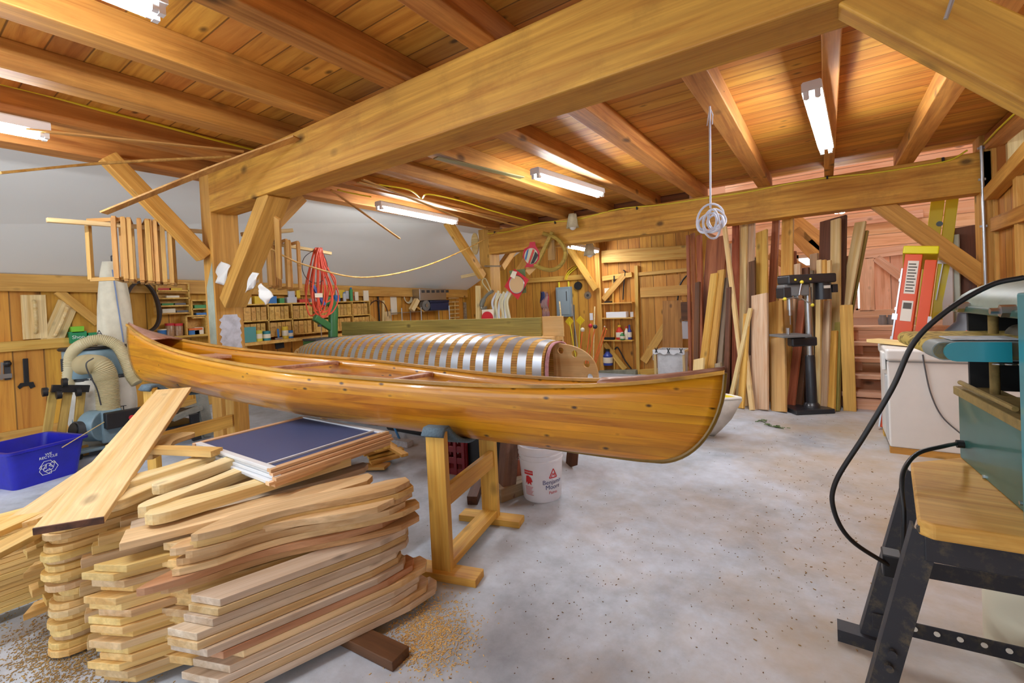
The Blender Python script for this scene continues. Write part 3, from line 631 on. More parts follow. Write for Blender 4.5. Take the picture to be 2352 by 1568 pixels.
# arms lying on top of the middle piles
TOP=[((230,1170),(470,1068),.11,0,.60),((265,1120),(520,1040),.11,0,.625),((310,1180),(640,1052),.085,0,.60),((325,1195),(760,1065),.12,0,.585),((345,1128),(560,1050),.09,0,.63)]
labs=['round-nosed yellow arm nearest the broad diagonal plank','yellow chair arm highest on the heap, ending under the window screens','slim yellow chair arm lying between two broader ones','broad yellow arm lying nearest us under the window screens','pale chair arm pushed under the screens beside the slim one']
for (p,q,w,mi,z),lab in zip(TOP,labs):
    a,b=onz(p,z),onz(q,z); d_=(b-a).normalized(); c=(a+b)/2+d_*.045; piece('arm',c,math.atan2(b.y-a.y,b.x-a.x),(b-a).length+.07,w,.042,4,lab,'chair arms on top of the heap',name='arm_blank',bev=.015)
for p,q,w,z,mi,lab in (((282,1240),(858,1100),.13,.535,1,'long straight cedar board under the window screens, pointed near end'),((300,1215),(848,1072),.12,.50,2,'long board with a dark knot beside the straight cedar board'),((392,1262),(898,1140),.14,.505,1,'broad curved board on the front edge of the heap'),((700,1080),(795,1055),.12,.56,0,'round-ended pale board poking out under the right of the screens')):
    a,b=onz(p,z),onz(q,z); c=(a+b)/2; piece('wave' if 'curved' in lab else ('round' if 'round-ended' in lab else 'leg'),c,math.atan2(b.y-a.y,b.x-a.x)+(PI if 'round-ended' in lab else 0),(b-a).length,w,.028,mi,lab,None,name='seat_blank')
a,b=onz((270,1030),.67),onz((470,1035),.68); piece('arm',(a+b)/2,math.atan2(b.y-a.y,b.x-a.x),(b-a).length+.15,.07,.03,0,'thin rounded arm crossing the broad plank toward the screens',None,name='arm_blank',bev=.009)
a,b=onz((300,1062),.63),onz((420,990),.66); piece('arm',(a+b)/2,math.atan2(a.y-b.y,a.x-b.x),.45,.19,.026,1,'round paddle-shaped board behind the broad diagonal plank',None,name='arm_blank')
# ---- window screens lying on the heap
M_SCR=plain('screen mesh','#3f4c74',.55); M_WAL=plain('white aluminium rail','#d9dee2',.35)
W_SCR=wood('screen wood',"#e8c298","#c99c6e",knot=.3,var=.2,ax=1)
zs=.60
A=onz((445,1018),zs+.07); B=onz((632,942),zs+.07); D=onz((622,1078),zs+.07); ux=(D-A).normalized(); uy0=(B-A); uy=(uy0-ux*uy0.dot(ux)).normalized(); Lx=(D-A).length; Ly=uy0.dot(uy)
ms=MX(((ux.x,uy.x,0,0),(ux.y,uy.y,0,0),(0,0,1,0),(0,0,0,1)))
for k in range(5):
    off=[(0,0),(.02,-.01),(.03,.0),(.01,.01),(.0,.0)][k]; pos=A+ux*(Lx/2+off[0])+uy*(Ly/2+off[1]); pos.z=zs+.0165*k
    lab=['lowest window screen of the stack on the wood heap','second window screen from the bottom of the stack','middle window screen of the stack of five','window screen just beneath the topmost one','topmost window screen of the stack, its dark mesh facing up'][k]
    t=thing('window_screen',lab,'window screen',M=TR(*pos)@ms@RZ(R([1.5,-1,.6,-.6,0][k])),group='window screens stacked on the heap')
    for s in (-1,1):
        mk('rail',MB().box((0,s*(Ly/2-.016),0),(Lx-.02,.028,.015)),M_WAL,t,bev=.002)
        mk('stile',MB().box((s*(Lx/2-.008),0,-.001),(.034,Ly+.01,.014)),W_SCR,t,bev=.001)
    mk('crossbar',MB().box((Lx/2-.085,0,.004),(.012,Ly-.05,.008)),M_WAL,t)
    mk('mesh',MB().box((0,0,-.002),(Lx-.04,Ly-.05,.003)),M_SCR,t)
# ---- sawdust and shavings on the floor
M_SAWD=plain('sawdust','#b4935a',.95,noise=60); M_SHV=plain('wood shavings','#cba869',.9,var=.6)
def scatter(name,n,region,sz,mat,lab):
    m=MB(); k=0
    while k<n:
        p=onz((rnd.gauss(region[0],region[2]),rnd.gauss(region[1],region[3])),0)
        if p.z!=p.z or p.y<.2: k+=1; continue
        s=sz*rnd.uniform(.4,1.5); a=rnd.uniform(0,PI); M=TR(p.x,p.y,.002)@RZ(a)@RX(rnd.uniform(-.5,.5))
        m.box((0,0,0),(s*rnd.uniform(1,3),s*.6,.0025),M); k+=1
    o=mk(name,m,mat); o['kind']='stuff'; o['label']=lab; return o
scatter('sawdust',2600,(985,1455,50,45),.0032,M_SHV,'wood chips on the floor beside the long boards')
scatter('sawdust',3200,(150,1500,85,55),.0034,M_SHV,'sawdust under the rounded boards')
scatter('wood_chips',500,(1500,1300,280,170),.0022,plain('dark chips','#6b4a24',.9,var=.6),'small brown chips scattered over the concrete floor')
scatter('wood_chips',380,(1850,1150,100,140),.0032,plain('tan chips','#9a7440',.9,var=.6),'tan chips and dust on the floor by the stand')
# ================================================================== drum sander on its stand (right edge)
M_TEAL=plain('teal enamel','#1f8390',.3,coat=.4); M_TEALD=plain('dark teal','#2c5f58',.35,coat=.3,noise=3)
M_DUST=plain('dusty steel','#8d7640',.8,noise=25); 
def dusty(name,base,dust,sc=14,lo=.52,hi=.9):
    t=NT(name); tc=t.n('TexCoord').outputs['Object']; f=t.math('MULTIPLY',t.ramp(t.noise(tc,sc,6,.75),((lo,(0,0,0,1)),(hi,(1,1,1,1)))),t.ramp(t.noise(tc,3.,3,.6),((.35,(.15,.15,.15,1)),(.65,(1,1,1,1)))))
    t.i(t.b,'Base Color',t.mix(f,lin(base),lin(dust))); t.i(t.b,'Roughness',.6); return t.m
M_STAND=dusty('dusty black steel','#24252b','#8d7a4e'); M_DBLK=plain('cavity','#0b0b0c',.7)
Q=V((.384,2.298,.70)); bx=V((.092,-.996,0)); bn=V((-.996,-.092,0))
def onf(p,off=0):
    d=ray(p); q=Q+bn*off; t=(q-EYEV).dot(bn)/d.dot(bn); w=EYEV+d*t; return (w-Q).dot(bx),w.z
MS=MX(((bx.x,-bn.x,0,Q.x),(bx.y,-bn.y,0,Q.y),(0,0,1,0),(0,0,0,1)))   # local: x along the open face, y into the machine, z up
sd=thing('drum_sander','teal drum sander standing on the wooden topped stand at the right edge','sander',M=MS)
z0=.70; za=onf((2199,886))[1]; zb=onf((2199,832))[1]; zt=onf((2199,715))[1]; ztt=onf((2201,701))[1]; UL=.74
m=MB(); m.mm((0,0,z0),(UL,.5,za-.03)); mk('lower_housing',m,M_TEALD,sd,bev=.006)
m=MB(); m.mm((-.004,-.012,za-.03),(UL,.1,za)); mk('ledge',m,M_DUST,sd,bev=.003)
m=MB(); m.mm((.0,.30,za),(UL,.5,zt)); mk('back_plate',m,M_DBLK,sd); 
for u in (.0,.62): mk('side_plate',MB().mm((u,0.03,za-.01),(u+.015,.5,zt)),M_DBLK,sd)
m=MB(); m.mm((-.03,-.012,zt),(UL,.05,ztt)); mk('crossbar',m,M_TEALD,sd,bev=.005)
m=MB(); N=8
prof=[(.0,0)]+[(.25-.25*math.cos(PI/2*k/N),.095*math.sin(PI/2*k/N)) for k in range(N+1)]+[(.5,.095),(.5,0)]
m.prism([(p[0],p[1]) for p in prof],0.0,UL,MX(((0,0,1,0),(1,0,0,0),(0,1,0,ztt),(0,0,0,1)))); mk('top_cover',m,plain('dusty cover','#7d8a78',.5,noise=6),sd,smooth=True)
us0=onf((2226,770))[0]; us1=onf((2332,770))[0]
for u in (us0,us1):
    m=MB(); m.cyl((u,.06,za),(u,.06,zt),.013,12); mk('elevation_screw',m,M_DUST,sd,smooth=True)
    m=MB(); m.cyl((u,.02,zt+.02),(u,-.03,zt+.02),.018,6); m.cyl((u,-.03,zt+.02),(u,-.05,zt+.02),.009,8); mk('bolt',m,M_METAL,sd)
m=MB(); m.cyl((.13,.12,zt-.075),(.54,.12,zt-.075),.034,20); m.cyl((.09,.12,zt-.075),(.13,.12,zt-.075),.022,16); mk('drum',m,plain('sanding drum','#5c5546',.8,noise=20),sd,smooth=True)
def onp(p,u):
    d=ray(p); P0=Q+bx*u; t=(P0-EYEV).dot(bx)/d.dot(bx); w=EYEV+d*t; return (w-P0).dot(bn),w.z
uc0,uc1=.0,.455; zc=(onp((2245,785),uc1)[1]+onp((2245,830),uc1)[1])/2; th=(onp((2245,785),uc1)[1]-onp((2245,830),uc1)[1])/2-.004; ext=onp((2166,806),uc1)[0]+.02; inr=-onp((2322,806),uc1)[0]
def stad(e,r,x1=.3): return [(-e+r-r*math.sin(PI*k/8),r*math.cos(PI*k/8)) for k in range(9)]+[(x1,-r),(x1,r)]
def conv(u0,u1,e,r,nm,mat,sm=False,x1=.3):
    m=MB(); m.prism(stad(e,r,x1),u0,u1,MX(((0,0,1,0),(1,0,0,0),(0,1,0,zc),(0,0,0,1)))); return mk(nm,m,mat,sd,smooth=sm)
t=NT('abrasive belt'); tc=t.n('TexCoord').outputs['Object']; vo=t.n('TexVoronoi',Scale=48.); t.i(vo,'Vector',tc); t.i(t.b,'Base Color',t.ramp(vo.outputs['Distance'],((.25,lin('#6d5a1c')),(.5,lin('#b9a04a'))))); t.i(t.b,'Roughness',.9); M_BELT=t.m
conv(uc0+.01,uc1-.01,ext,th,'conveyor_belt',M_BELT,True)
conv(uc1-.11,uc1-.01,ext+.003,th+.003,'belt_edge',plain('grey belt','#77807c',.6),True)
conv(uc1,uc1+.008,ext-.02,th+.004,'end_plate',M_TEAL,False,inr)
m=MB()
for k in range(8): m.tube([V((uc1-.01+.006*math.cos(a),-.03+.026*k+.011*math.sin(a),zc-th-.012)) for a in [2*PI*j/10 for j in range(10)]],.0025,6,closed=True)
mk('drive_chain',m,M_METAL,sd)
m=MB(); m.tube([V((.05+.07*k,-.006,za+.022+.0*k)) for k in range(7)],.008,8); mk('lower_chain',m,M_DUST,sd)
m=MB(); m.mm((.565,-.03,z0),(.63,.03,ztt+.05)); mk('column',m,M_TEAL,sd,bev=.006)
for p in ((2252,930),(2330,965),(2262,1095),(2348,1155)):
    u,z=onf(p); m=MB(); m.cyl((u,0,z),(u,-.006,z),.006,6); mk('screw',m,M_METAL,sd)
pl=onf((2214,1020)); m=MB(); m.cyl((pl[0],0,pl[1]),(pl[0],-.02,pl[1]),.014,12); mk('cord_socket',m,M_BLK,sd)
def sheet(name,pts,mat,lab,cat):
    m=MB(); m.add(pts,[(0,1,2,3)]); return tag(mk(name,m,mat,None,solid=.002),lab,cat)
def mw(u,y,z): return MS@V((u,y,z))
M_PAPER=plain('sandpaper back','#c9d2d8',.8,noise=20)
tag(mk('sandpaper_sheet',MB().mm((.30,-.12,zc+th+.006),(.42,.03,zc+th+.008)),M_PAPER,None,MS@TR(.72,-.05,0)@RZ(R(0))@TR(-.72,.05,0)),'white sandpaper sheet lying across the teal sander bed','sandpaper')
# stand
st=thing('machine_stand','black steel stand with a dusty plywood top under the teal sander','stand',(0,0,0))
poly=[(.187,1.649),(.215,1.628),(.95,1.70),(.95,2.36),(.40,2.315),(.231,2.165)]
m=MB(); m.prism(poly,.655,.70); mk('table_top',m,wood('stand top',"#dcae58","#b8822f",knot=.5,var=0,dirt=.3),st,bev=.006)
def angle(nm,a,b,w,up,t=.006,n=None):
    M,L=axes(a,b,up); m=MB(); m.box((0,0,0),(L,w,t)); m.box((0,w/2-t/2,-w*.4),(L,t,w*.8)); return mk(nm,m,M_STAND,st,M)
fl=onz((1995,1690),0); rl=onz((1992,1485),0)
angle('leg',V((fl.x,fl.y,0)),V((.205,1.66,.66)),.06,(0,-1,0)); angle('leg',V((rl.x,rl.y,0)),V((.25,2.17,.66)),.06,(0,-1,0))
angle('leg',V((1.05,1.72,0)),V((.92,1.72,.66)),.06,(0,-1,0)); angle('leg',V((1.05,2.2,0)),V((.92,2.3,.66)),.06,(0,-1,0))
board('apron',V((.2,1.655,.62)),V((.95,1.715,.62)),.075,.005,M_STAND,(0,-1,0),st)
board('apron',V((.215,1.66,.62)),V((.25,2.16,.62)),.06,.005,M_STAND,(-1,0,0),st)
r1=ony((2060,1290),2.1); board('stretcher',V((.17,2.12,.33)),V((1.0,2.22,.33)),.06,.005,M_STAND,(0,-1,0),st)
board('stretcher',V((.10,2.10,.11)),V((1.04,2.2,.11)),.055,.005,M_STAND,(0,-1,0),st)
a,b=V((.105,1.675,.10)),V((1.03,1.71,.10)); board('stretcher',a,b,.085,.005,M_STAND,(0,-1,0),st)
board('side_stretcher',V((.14,1.67,.36)),V((.165,2.1,.36)),.05,.005,M_STAND,(-1,0,0),st)
M_HOLE=plain('hole light','#c9c4b8',.8)
for k in range(14): mk('hole',MB().cyl((.16+.06*k,2.100+.0064*k,.118),(.16+.06*k,2.098+.0064*k,.118),.009,10),M_HOLE,st)
for p in ((2116,1213),(2050,1500),(2042,1532)):
    c=ony(p,1.655); m=MB(); m.cyl(c+V((0,.004,0)),c+V((0,-.008,0)),.011,12); mk('bolt',m,M_STAND,st)
m=MB(); m.mm((rl.x-.09,rl.y-.02,.0),(rl.x+.04,rl.y+.05,.045)); mk('foot_bracket',m,M_STAND,st)
o_=ony((2048,1292),1.86); m=MB(); m.box(o_,(.05,.06,.07)); mk('outlet_box',m,M_BLACK,st,bev=.004)
# cords
def cord(name,pts,r,mat,lab,cat='cord'): return tag(mk(name,MB().tube(spline(pts,8),r,14),mat,smooth=80),lab,cat)
cord('power_cable',[ony((2352,637),1.72),ony((2275,655),1.72),ony((2180,710),1.70),ony((2100,785),1.68),ony((2050,890),1.66),ony((1985,1000),1.66),ony((1920,1105),1.68),ony((1915,1170),1.70),ony((1955,1240),1.74),ony((2052,1304),1.85)],.0068,M_BLK,'thick black cord sweeping from the teal sander down to the stand')
cord('power_cable',[mw(pl[0],-.02,pl[1]),ony((2170,1024),2.05),ony((2110,1040),1.98),ony((2078,1075),1.9),ony((2071,1120),1.85),ony((2076,1185),1.82),ony((2074,1290),1.82)],.0066,M_BLK,'short black cord looping from the sander housing over the stand edge')
# cream jug beyond the stand
c=onz((2368,1500),0); t=thing('plastic_jug','cream plastic container standing on the floor behind the stand','jug',c); m=MB(); m.lathe([(0,0),(.11,0),(.12,.02),(.12,.36),(.09,.42),(.04,.44),(.04,.48),(0,.48)],24); mk('body',m,plain('cream plastic','#d9d3ba',.45),t,smooth=True)
# ================================================================== chest freezer
FA=0.; fz=thing('chest_freezer','white chest freezer on a wooden base beside the teal sander','freezer',(.377,4.674,0),FA)
M_FRZ=plain('freezer enamel','#e2e2df',.35,noise=2,nd=.9)
mk('body',MB().mm((0,0,.05),(.9,.62,.735)),M_FRZ,fz,bev=.012); mk('lid',MB().mm((-.012,-.02,.742),(.91,.63,.835)),M_FRZ,fz,bev=.02)
mk('gasket',MB().mm((.01,.0,.73),(.89,.61,.745)),plain('gasket','#9a9a98',.7),fz)
mk('base_strip',MB().mm((.0,.0,0),(.9,.05,.05)),W_YEL,fz); mk('base_strip',MB().mm((.0,.5,0),(.9,.6,.05)),W_YEL,fz)
mk('hinge',MB().mm((-.03,.05,.66),(-.005,.2,.80)),M_FRZ,fz,bev=.006); m=MB(); m.mm((-.012,.02,.10),(0,.12,.62)); mk('side_label',m,plain('label grey','#bfc3c4',.6),fz)
def fzp(x,y,z): return V((.377,4.674,0))+V((math.cos(FA)*x-math.sin(FA)*y,math.sin(FA)*x+math.cos(FA)*y,z))
cord('appliance_cable',[fzp(.21,-.03,.80),fzp(.22,-.03,.70),fzp(.25,-.025,.5),fzp(.31,-.025,.33),fzp(.42,-.025,.2)],.005,plain('grey cord','#55565a',.5),'grey cord hanging down the front of the white freezer')
a,b=fzp(-.06,.45,.86),fzp(.35,-.02,.86); tag(board('plank',a,b,.12,.03,W_PALE),'short pale plank lying on the corner of the white freezer','plank')
tag(board('red_tray',fzp(.34,.25,.86),fzp(.85,.25,.86),.34,.03,plain('red plastic','#d3402c',.4),bev=.01),'flat red tray lying on top of the white freezer','tray')
sh=thing('shop_vacuum_head','dark cone-shaped machine with a red ring on the red tray','machine',fzp(.55,.25,.875)); m=MB(); m.lathe([(0,0),(.20,0),(.19,.06),(.10,.16),(.09,.22),(.05,.25),(0,.25)],24); mk('body',m,plain('charcoal plastic','#26262b',.45),sh,smooth=True)
m=MB(); m.tube([V((.03*math.cos(2*PI*k/16)-.05,-.165,.075+.03*math.sin(2*PI*k/16))) for k in range(16)],.006,6,closed=True); mk('ring',m,M_RED,sh)
# ================================================================== ladders
M_ORG=plain('orange fibreglass','#c24519',.4,coat=.2); M_YLW=plain('yellow fibreglass','#cdc40f',.4,coat=.2); M_LBL=plain('label paper','#cfcabf',.7); M_PRT=plain('label print','#45423c',.7)
def lean(a,b,side):
    a,b,side=V(a),V(b),V(side); z=(b-a); L=z.length; z.normalize(); x=(side-z*side.dot(z)).normalized(); y=z.cross(x); return MX(((x.x,y.x,z.x,a.x),(x.y,y.y,z.y,a.y),(x.z,y.z,z.z,a.z),(0,0,0,1))),L
a=V((.46,5.36,0)); b=ony((2112,572),5.85)
ML,L=lean(a,b,(.99,-.10,0)); ld=thing('stepladder','folded orange stepladder with a yellow top cap leaning beside the stairs','ladder',M=ML)
for y in (0,.42):
    mk('front_rail',MB().mm((-.10,y,.02),(.03,y+.03,L-.05)),M_ORG,ld,bev=.006); mk('rear_rail',MB().mm((.05,y+.01,.02),(.135,y+.035,L-.1)),M_ORG,ld,bev=.006)
for k in range(5): mk('step',MB().mm((-.12,.02,.28+.29*k),(-.04,.43,.31+.29*k)),M_ALU,ld)
for y in (-.008,): mk('edge_trim',MB().mm((-.112,-.004,.02),(-.10,.03,L-.2)),M_ALU,ld)
mk('top_cap',MB().mm((-.12,-.02,L-.05),(.14,.46,L+.03)),M_YLW,ld,bev=.012)
m=MB(); m.mm((-.07,-.003,L-.45),(.01,-.001,L-.12)); m.mm((-.07,-.003,L-.72),(.01,-.001,L-.52)); mk('label',m,M_LBL,ld)
mk('label',MB().mm((-.075,-.003,L-1.25),(-.005,-.001,L-.98)),plain('caution yellow','#d8c81e',.6),ld)
m=MB()
for k in range(10): m.mm((-.062,-.005,L-.43+.03*k),(.002-.01*(k%2),-.003,L-.418+.03*k))
mk('label_print',m,M_PRT,ld); mk('label_picture',MB().mm((-.06,-.005,L-.6),(0,-.003,L-.54)),M_PRT,ld)
m=MB()
for z in (.5,1.05): m.mm((-.13,-.006,z),(-.09,.0,z+.06)); m.mm((.125,.0,z),(.15,.012,z+.06))
mk('bracket',m,M_ALU,ld)
m=MB(); m.mm((-.08,-.004,.28),(-.03,-.002,.36)); mk('sticker',m,plain('blue sticker','#2f3c9a',.5),ld)
a=ony((2122,800),7.12); b=ony((2166,450),7.2); d=b-a; a0=a-d*((a.z-.83)/d.z); b0=a+d*((2.78-a.z)/d.z)
ML,L=lean(a0,b0,(.99,-.12,0)); ld=thing('extension_ladder','tall yellow extension ladder leaning by the right-hand post','ladder',M=ML)
for y in (0,.40):
    mk('rail',MB().mm((-.10,y,0),(.02,y+.03,L)),M_YLW,ld,bev=.006); mk('rail',MB().mm((.035,y+.01,.1),(.135,y+.04,L-.05)),M_YLW,ld,bev=.006)
for k in range(6): m=MB(); m.cyl((-.04,.02,.25+.3*k),(-.04,.42,.25+.3*k),.016,10); mk('rung',m,M_ALU,ld)
m=MB(); m.bar((-.05,-.01,.25),(-.0,-.01,.75),.022,.01); m.bar((.05,-.01,.32),(.07,-.01,.75),.022,.01); m.mm((-.03,-.012,.74),(.11,-.004,.78)); mk('rung_lock',m,M_ALU,ld)
m=MB(); m.mm((-.08,-.003,.1),(-.0,-.001,.155)); mk('warning_mark',m,M_PRT,ld)
m=MB(); m.lathe([(.03,0),(.03,.004)],16,TR(.0,-.002,1.2)@RX(PI/2)); m.lathe([(.03,0),(.03,.004)],16,TR(.0,-.002,1.0)@RX(PI/2)); mk('badge',m,plain('badge','#55707a',.5),ld)
for p,q,w,mat,nm,lab in (((2192,720),(2188,540),.12,plain('pale green panel','#b9c7bb',.6),'panel','pale green panel leaning between the yellow ladder and the right post'),((2178,700),(2176,560),.10,plain('white panel','#d3d3d3',.6),'panel','narrow white panel leaning behind the yellow ladder'),((2222,720),(2218,520),.22,W_DARK,'dark_board','dark brown board leaning beside the right-hand post')):
    a,b=ony(p,7.12),ony(q,7.22); d=b-a; a=a-d*((a.z-.81)/d.z); tag(board(nm,a,b,w,.025,mat,(-.57,-.82,0)),lab,'board')
a,b=ony((2254,335),6.63),ony((2259,690),6.63); a.z=2.72; b.z=.3; b.x=a.x
cd=thing('conduit','grey metal conduit running down the right-hand post','pipe',(0,0,0)); m=MB(); m.cyl(b,a,.014,12); mk('pipe',m,M_ALU,cd,smooth=True)
for z in (1.9,2.38,2.7): m=MB(); m.box((a.x,6.645,z),(.055,.02,.022)); mk('clip',m,M_ALU,cd)
# ================================================================== drill press
dp=thing('drill_press','black drill press with yellow knobs standing before the lumber rack','drill press',(-.175,5.93,0),R(214.7))
M_DP=plain('drill black','#1f2228',.35,coat=.2); M_DPG=plain('drill grey','#6d6f70',.45); M_KNB=plain('yellow knob','#d9c93a',.4)
mk('base',MB().mm((-.16,-.14,0),(.26,.14,.05)),M_DP,dp,bev=.01)
m=MB(); m.lathe([(.085,.05),(.075,.08),(.055,.10),(.048,.60),(.04,.62)],20); mk('column_sleeve',m,M_DP,dp,smooth=True)
m=MB(); m.cyl((0,0,.6),(0,0,1.36),.036,20); mk('column',m,M_METAL,dp,smooth=True)
mk('table',MB().mm((.06,-.14,.83),(.36,.14,.855)),M_DPG,dp,bev=.004); mk('table_bracket',MB().mm((-.06,-.05,.72),(.22,.05,.82)),M_DP,dp,bev=.02)
mk('head',MB().mm((.02,-.07,1.27),(.30,.07,1.40)),M_DPG,dp,bev=.015); mk('switch_plate',MB().mm((.22,-.075,1.25),(.305,.075,1.37)),M_DP,dp,bev=.01)
mk('belt_cover',MB().mm((-.25,-.11,1.40),(.27,.11,1.50)),M_DP,dp,bev=.02)
m=MB(); m.cyl((-.16,0,1.22),(-.16,0,1.40),.085,24); mk('motor',m,M_DP,dp,smooth=True); mk('motor_box',MB().mm((-.30,-.05,1.29),(-.24,.05,1.38)),M_DP,dp,bev=.006); mk('label',MB().mm((-.19,.084,1.34),(-.12,.088,1.37)),M_LBL,dp)
m=MB(); m.cyl((.2,0,1.12),(.2,0,1.27),.028,14); m.cyl((.2,0,1.06),(.2,0,1.12),.018,12); mk('chuck',m,M_METAL,dp,smooth=True)
mk('bit',MB().cyl((.2,0,.96),(.2,0,1.06),.006,8),M_METAL,dp)
hc=V((.17,.12,1.26)); m=MB(); m.cyl(hc-V((0,.06,0)),hc+V((0,.02,0)),.022,14); mk('feed_hub',m,M_METAL,dp)
for a in (100,215,-5):
    e=hc+V((.16*math.cos(R(a)),.01,.16*math.sin(R(a)))); h_=mk('feed_handle',MB().cyl(hc,e,.007,8),M_METAL,dp); mk('knob',MB().ball(e,.019),M_KNB,h_,smooth=True)
for p in ((.2,.115,1.445),(.04,.115,1.445)): mk('knob',MB().ball(p,.013),M_KNB,dp,smooth=True)
m=MB(); m.cyl((.26,.05,.86),(.26,.05,.93),.02,10); mk('vise',m,M_METAL,dp)
# ================================================================== stairs
stp=struct(mk('stairs',MB().mm((.16,6.22,.0),(1.2,6.27,.12)),P_WC),'short open flight of pink pine stairs behind the freezer')
def stx(y): return .13+.12*(y-6.2)
for i in range(5):
    y=6.2+.2*i; z=.158+.166*i; board('tread',V((stx(y)-.03*(i==0),y+.12,z-.0)),V((1.25,y+.12,z)),.26,.04,P_WC,parent=stp)
    board('riser_block',V((stx(y)+.09,y+.17,max(z-.14,0.0))),V((stx(y)+.09,y+.17,z-.02)),.09,.09,P_WC,(0,1,0),stp)
board('stringer',V((1.2,6.2,.06)),V((1.2,7.04,.76)),.20,.04,P_WC,(1,0,0),stp)
board('riser',V((.3,7.0,.72)),V((1.25,7.0,.72)),.16,.03,P_WC,(0,-1,0),stp); board('landing_edge',V((.26,7.12,.835)),V((1.25,7.12,.835)),.2,.03,P_WC,parent=stp)
a=ony((1943,700),6.12); board('newel',V((a.x,6.12,0)),V((a.x+.0,6.12,a.z)),.115,.09,W_YEL,(0,-1,0),stp); 
for p in ((2028,742),(2048,742)): c=ony(p,7.3); t=thing('glass_jar','small cloudy jar on the landing above the stairs, %s'%('nearer the door corner' if p[0]<2035 else 'nearer the orange ladder'),'jar',(c.x,7.3,.85)); m=MB(); m.lathe([(0,0),(.045,0),(.05,.06),(.035,.10),(.035,.12),(0,.12)],14); mk('body',m,plain('cloudy glass','#8c8d90',.3),t,smooth=True)
# ================================================================== lumber rack
LM=dict(Y=W_YEL,P=W_PALE,R=W_RED,D=W_DARK,G=W_GREY,C=W_CED,T=W_GRN,L=W_PLY)
def flx(px,y):
    lo,hi=-6.,4.
    for _ in range(40):
        m_=(lo+hi)/2
        if proj((m_,y,0))[0]<px: lo=m_
        else: hi=m_
    return lo
def lumber(bx_,yb_,tx,ty,yt,wpx,m,lab,t=.03,z0=0.):
    a=V((flx(bx_,yb_),yb_,z0+.004)); b=ony((tx,ty),yt); dep=(b-EYEV).dot(_f); w=wpx*dep/CF
    tag(board('lumber_board',a,b,w,t,LM[m],(-.55,-.83,.2)),lab,'board','boards leaning in the lumber rack')
LUM=[
(1588,6.6,1580,540,6.93,8,'R','thin dark red strip at the far left of the lumber rack'),
(1600,6.55,1591,536,6.93,11,'R','narrow reddish board second from the left end of the rack'),
(1612,6.5,1606,540,6.92,14,'R','dark reddish board left of the wide cedar panel'),
(1622,6.45,1647,545,6.9,58,'R','wide flat red cedar panel near the left end of the rack'),
(1598,6.2,1603,648,6.6,13,'D','short dark brown board at the left end of the rack'),
(1606,6.15,1641,628,6.6,19,'Y','mould-spotted yellow board leaning rightwards, left of two like it'),
(1626,6.12,1657,620,6.6,19,'Y','rough yellow board leaning rightwards beside the mould-spotted one'),
(1648,6.1,1670,638,6.6,13,'G','greyish board ending by the crossing laths'),
(1690,6.2,1690,515,6.95,17,'R','tall reddish board rising straight under the far beam'),
(1700,6.15,1709,510,6.95,19,'P','tall pale board right of the straight reddish one'),
(1714,6.1,1725,508,6.95,21,'C','tall tan board reaching up behind the far beam'),
(1660,6.3,1677,560,6.9,12,'C','slim tan board just right of the cedar panel'),
(1760,6.25,1783,502,6.95,17,'R','dark reddish plank behind the square-topped yellow board'),
(1752,6.05,1750,531,6.8,28,'Y','square-topped yellow board behind the widest front board'),
(1802,6.0,1810,498,6.9,27,'Y','broad bright yellow board rising to the far beam left of the dark slab'),
(1905,6.3,1914,502,6.9,58,'D','huge dark brown slab towering over the drill press'),
(1918,6.15,1920,504,6.78,21,'P','pale straight board in front of the dark slab'),
(1898,6.2,1977,510,6.8,23,'P','pale greenish board tilting far to the right above the stairs'),
(1912,6.25,1990,530,6.88,9,'T','thin greenish strip behind the far-tilting board'),
(1884,6.1,1882,597,6.5,10,'P','slim pale strip directly behind the drill press motor'),
(1893,6.1,1893,597,6.5,9,'Y','slim yellow strip right of the drill press column'),
(1902,6.1,1904,598,6.5,10,'P','slim pale strip beside the leaning greenish board'),
(1838,6.2,1832,606,6.6,15,'C','tan board showing above the left of the drill press'),
(1852,6.25,1851,615,6.6,15,'D','dark board directly above the drill press cover'),
(1866,6.2,1863,622,6.6,11,'G','grey strip above the middle of the drill press'),
(1816,5.95,1844,690,6.35,17,'R','reddish board slanting behind the drill press chuck'),
(1836,6.0,1857,690,6.35,13,'D','dark slanting board behind the drill press table'),
(1878,6.0,1881,680,6.3,11,'P','pale strip right behind the steel drill press column'),
(1892,6.0,1901,690,6.35,15,'C','tan board low down right of the drill press column'),
(1906,5.98,1913,760,6.3,21,'Y','short yellow board nearest the newel post'),
(1920,6.02,1926,740,6.35,14,'T','greenish board squeezed beside the newel post'),
(1746,5.78,1745,676,6.15,40,'C','widest orange-tan board standing at the front of the rack'),
(1788,5.82,1783,692,6.2,34,'Y','short wide yellow board right behind the plywood offcut'),
(1790,5.76,1788,776,6.0,34,'L','low plywood offcut with a stained foot at the front'),
(1715,5.9,1664,520,6.7,10,'P','thin pale lath leaning left to right across the rack'),
(1674,5.74,1724,708,6.1,9,'P','whitish lath crossing in an X, its foot on the left'),
(1728,5.72,1711,800,6.0,11,'P','short pale lath crossing in an X, its foot on the right'),
(1702,5.76,1716,720,6.1,15,'Y','yellow board between the two crossing laths'),
(1668,6.0,1675,660,6.4,12,'D','dark brown strip left of the crossing laths'),
(1730,6.1,1728,600,6.6,16,'D','shadowed brown board behind the widest front board'),
(1822,6.1,1822,640,6.5,14,'C','tan board left of the drill press head'),
(1600,5.9,1606,824,6.15,30,'P','short pale shingle-like board behind the canoe bow'),
(1652,5.85,1650,834,6.05,17,'G','short grey stub of board behind the canoe bow'),
]
for a in LUM: lumber(*a)
rf=random.Random(11)
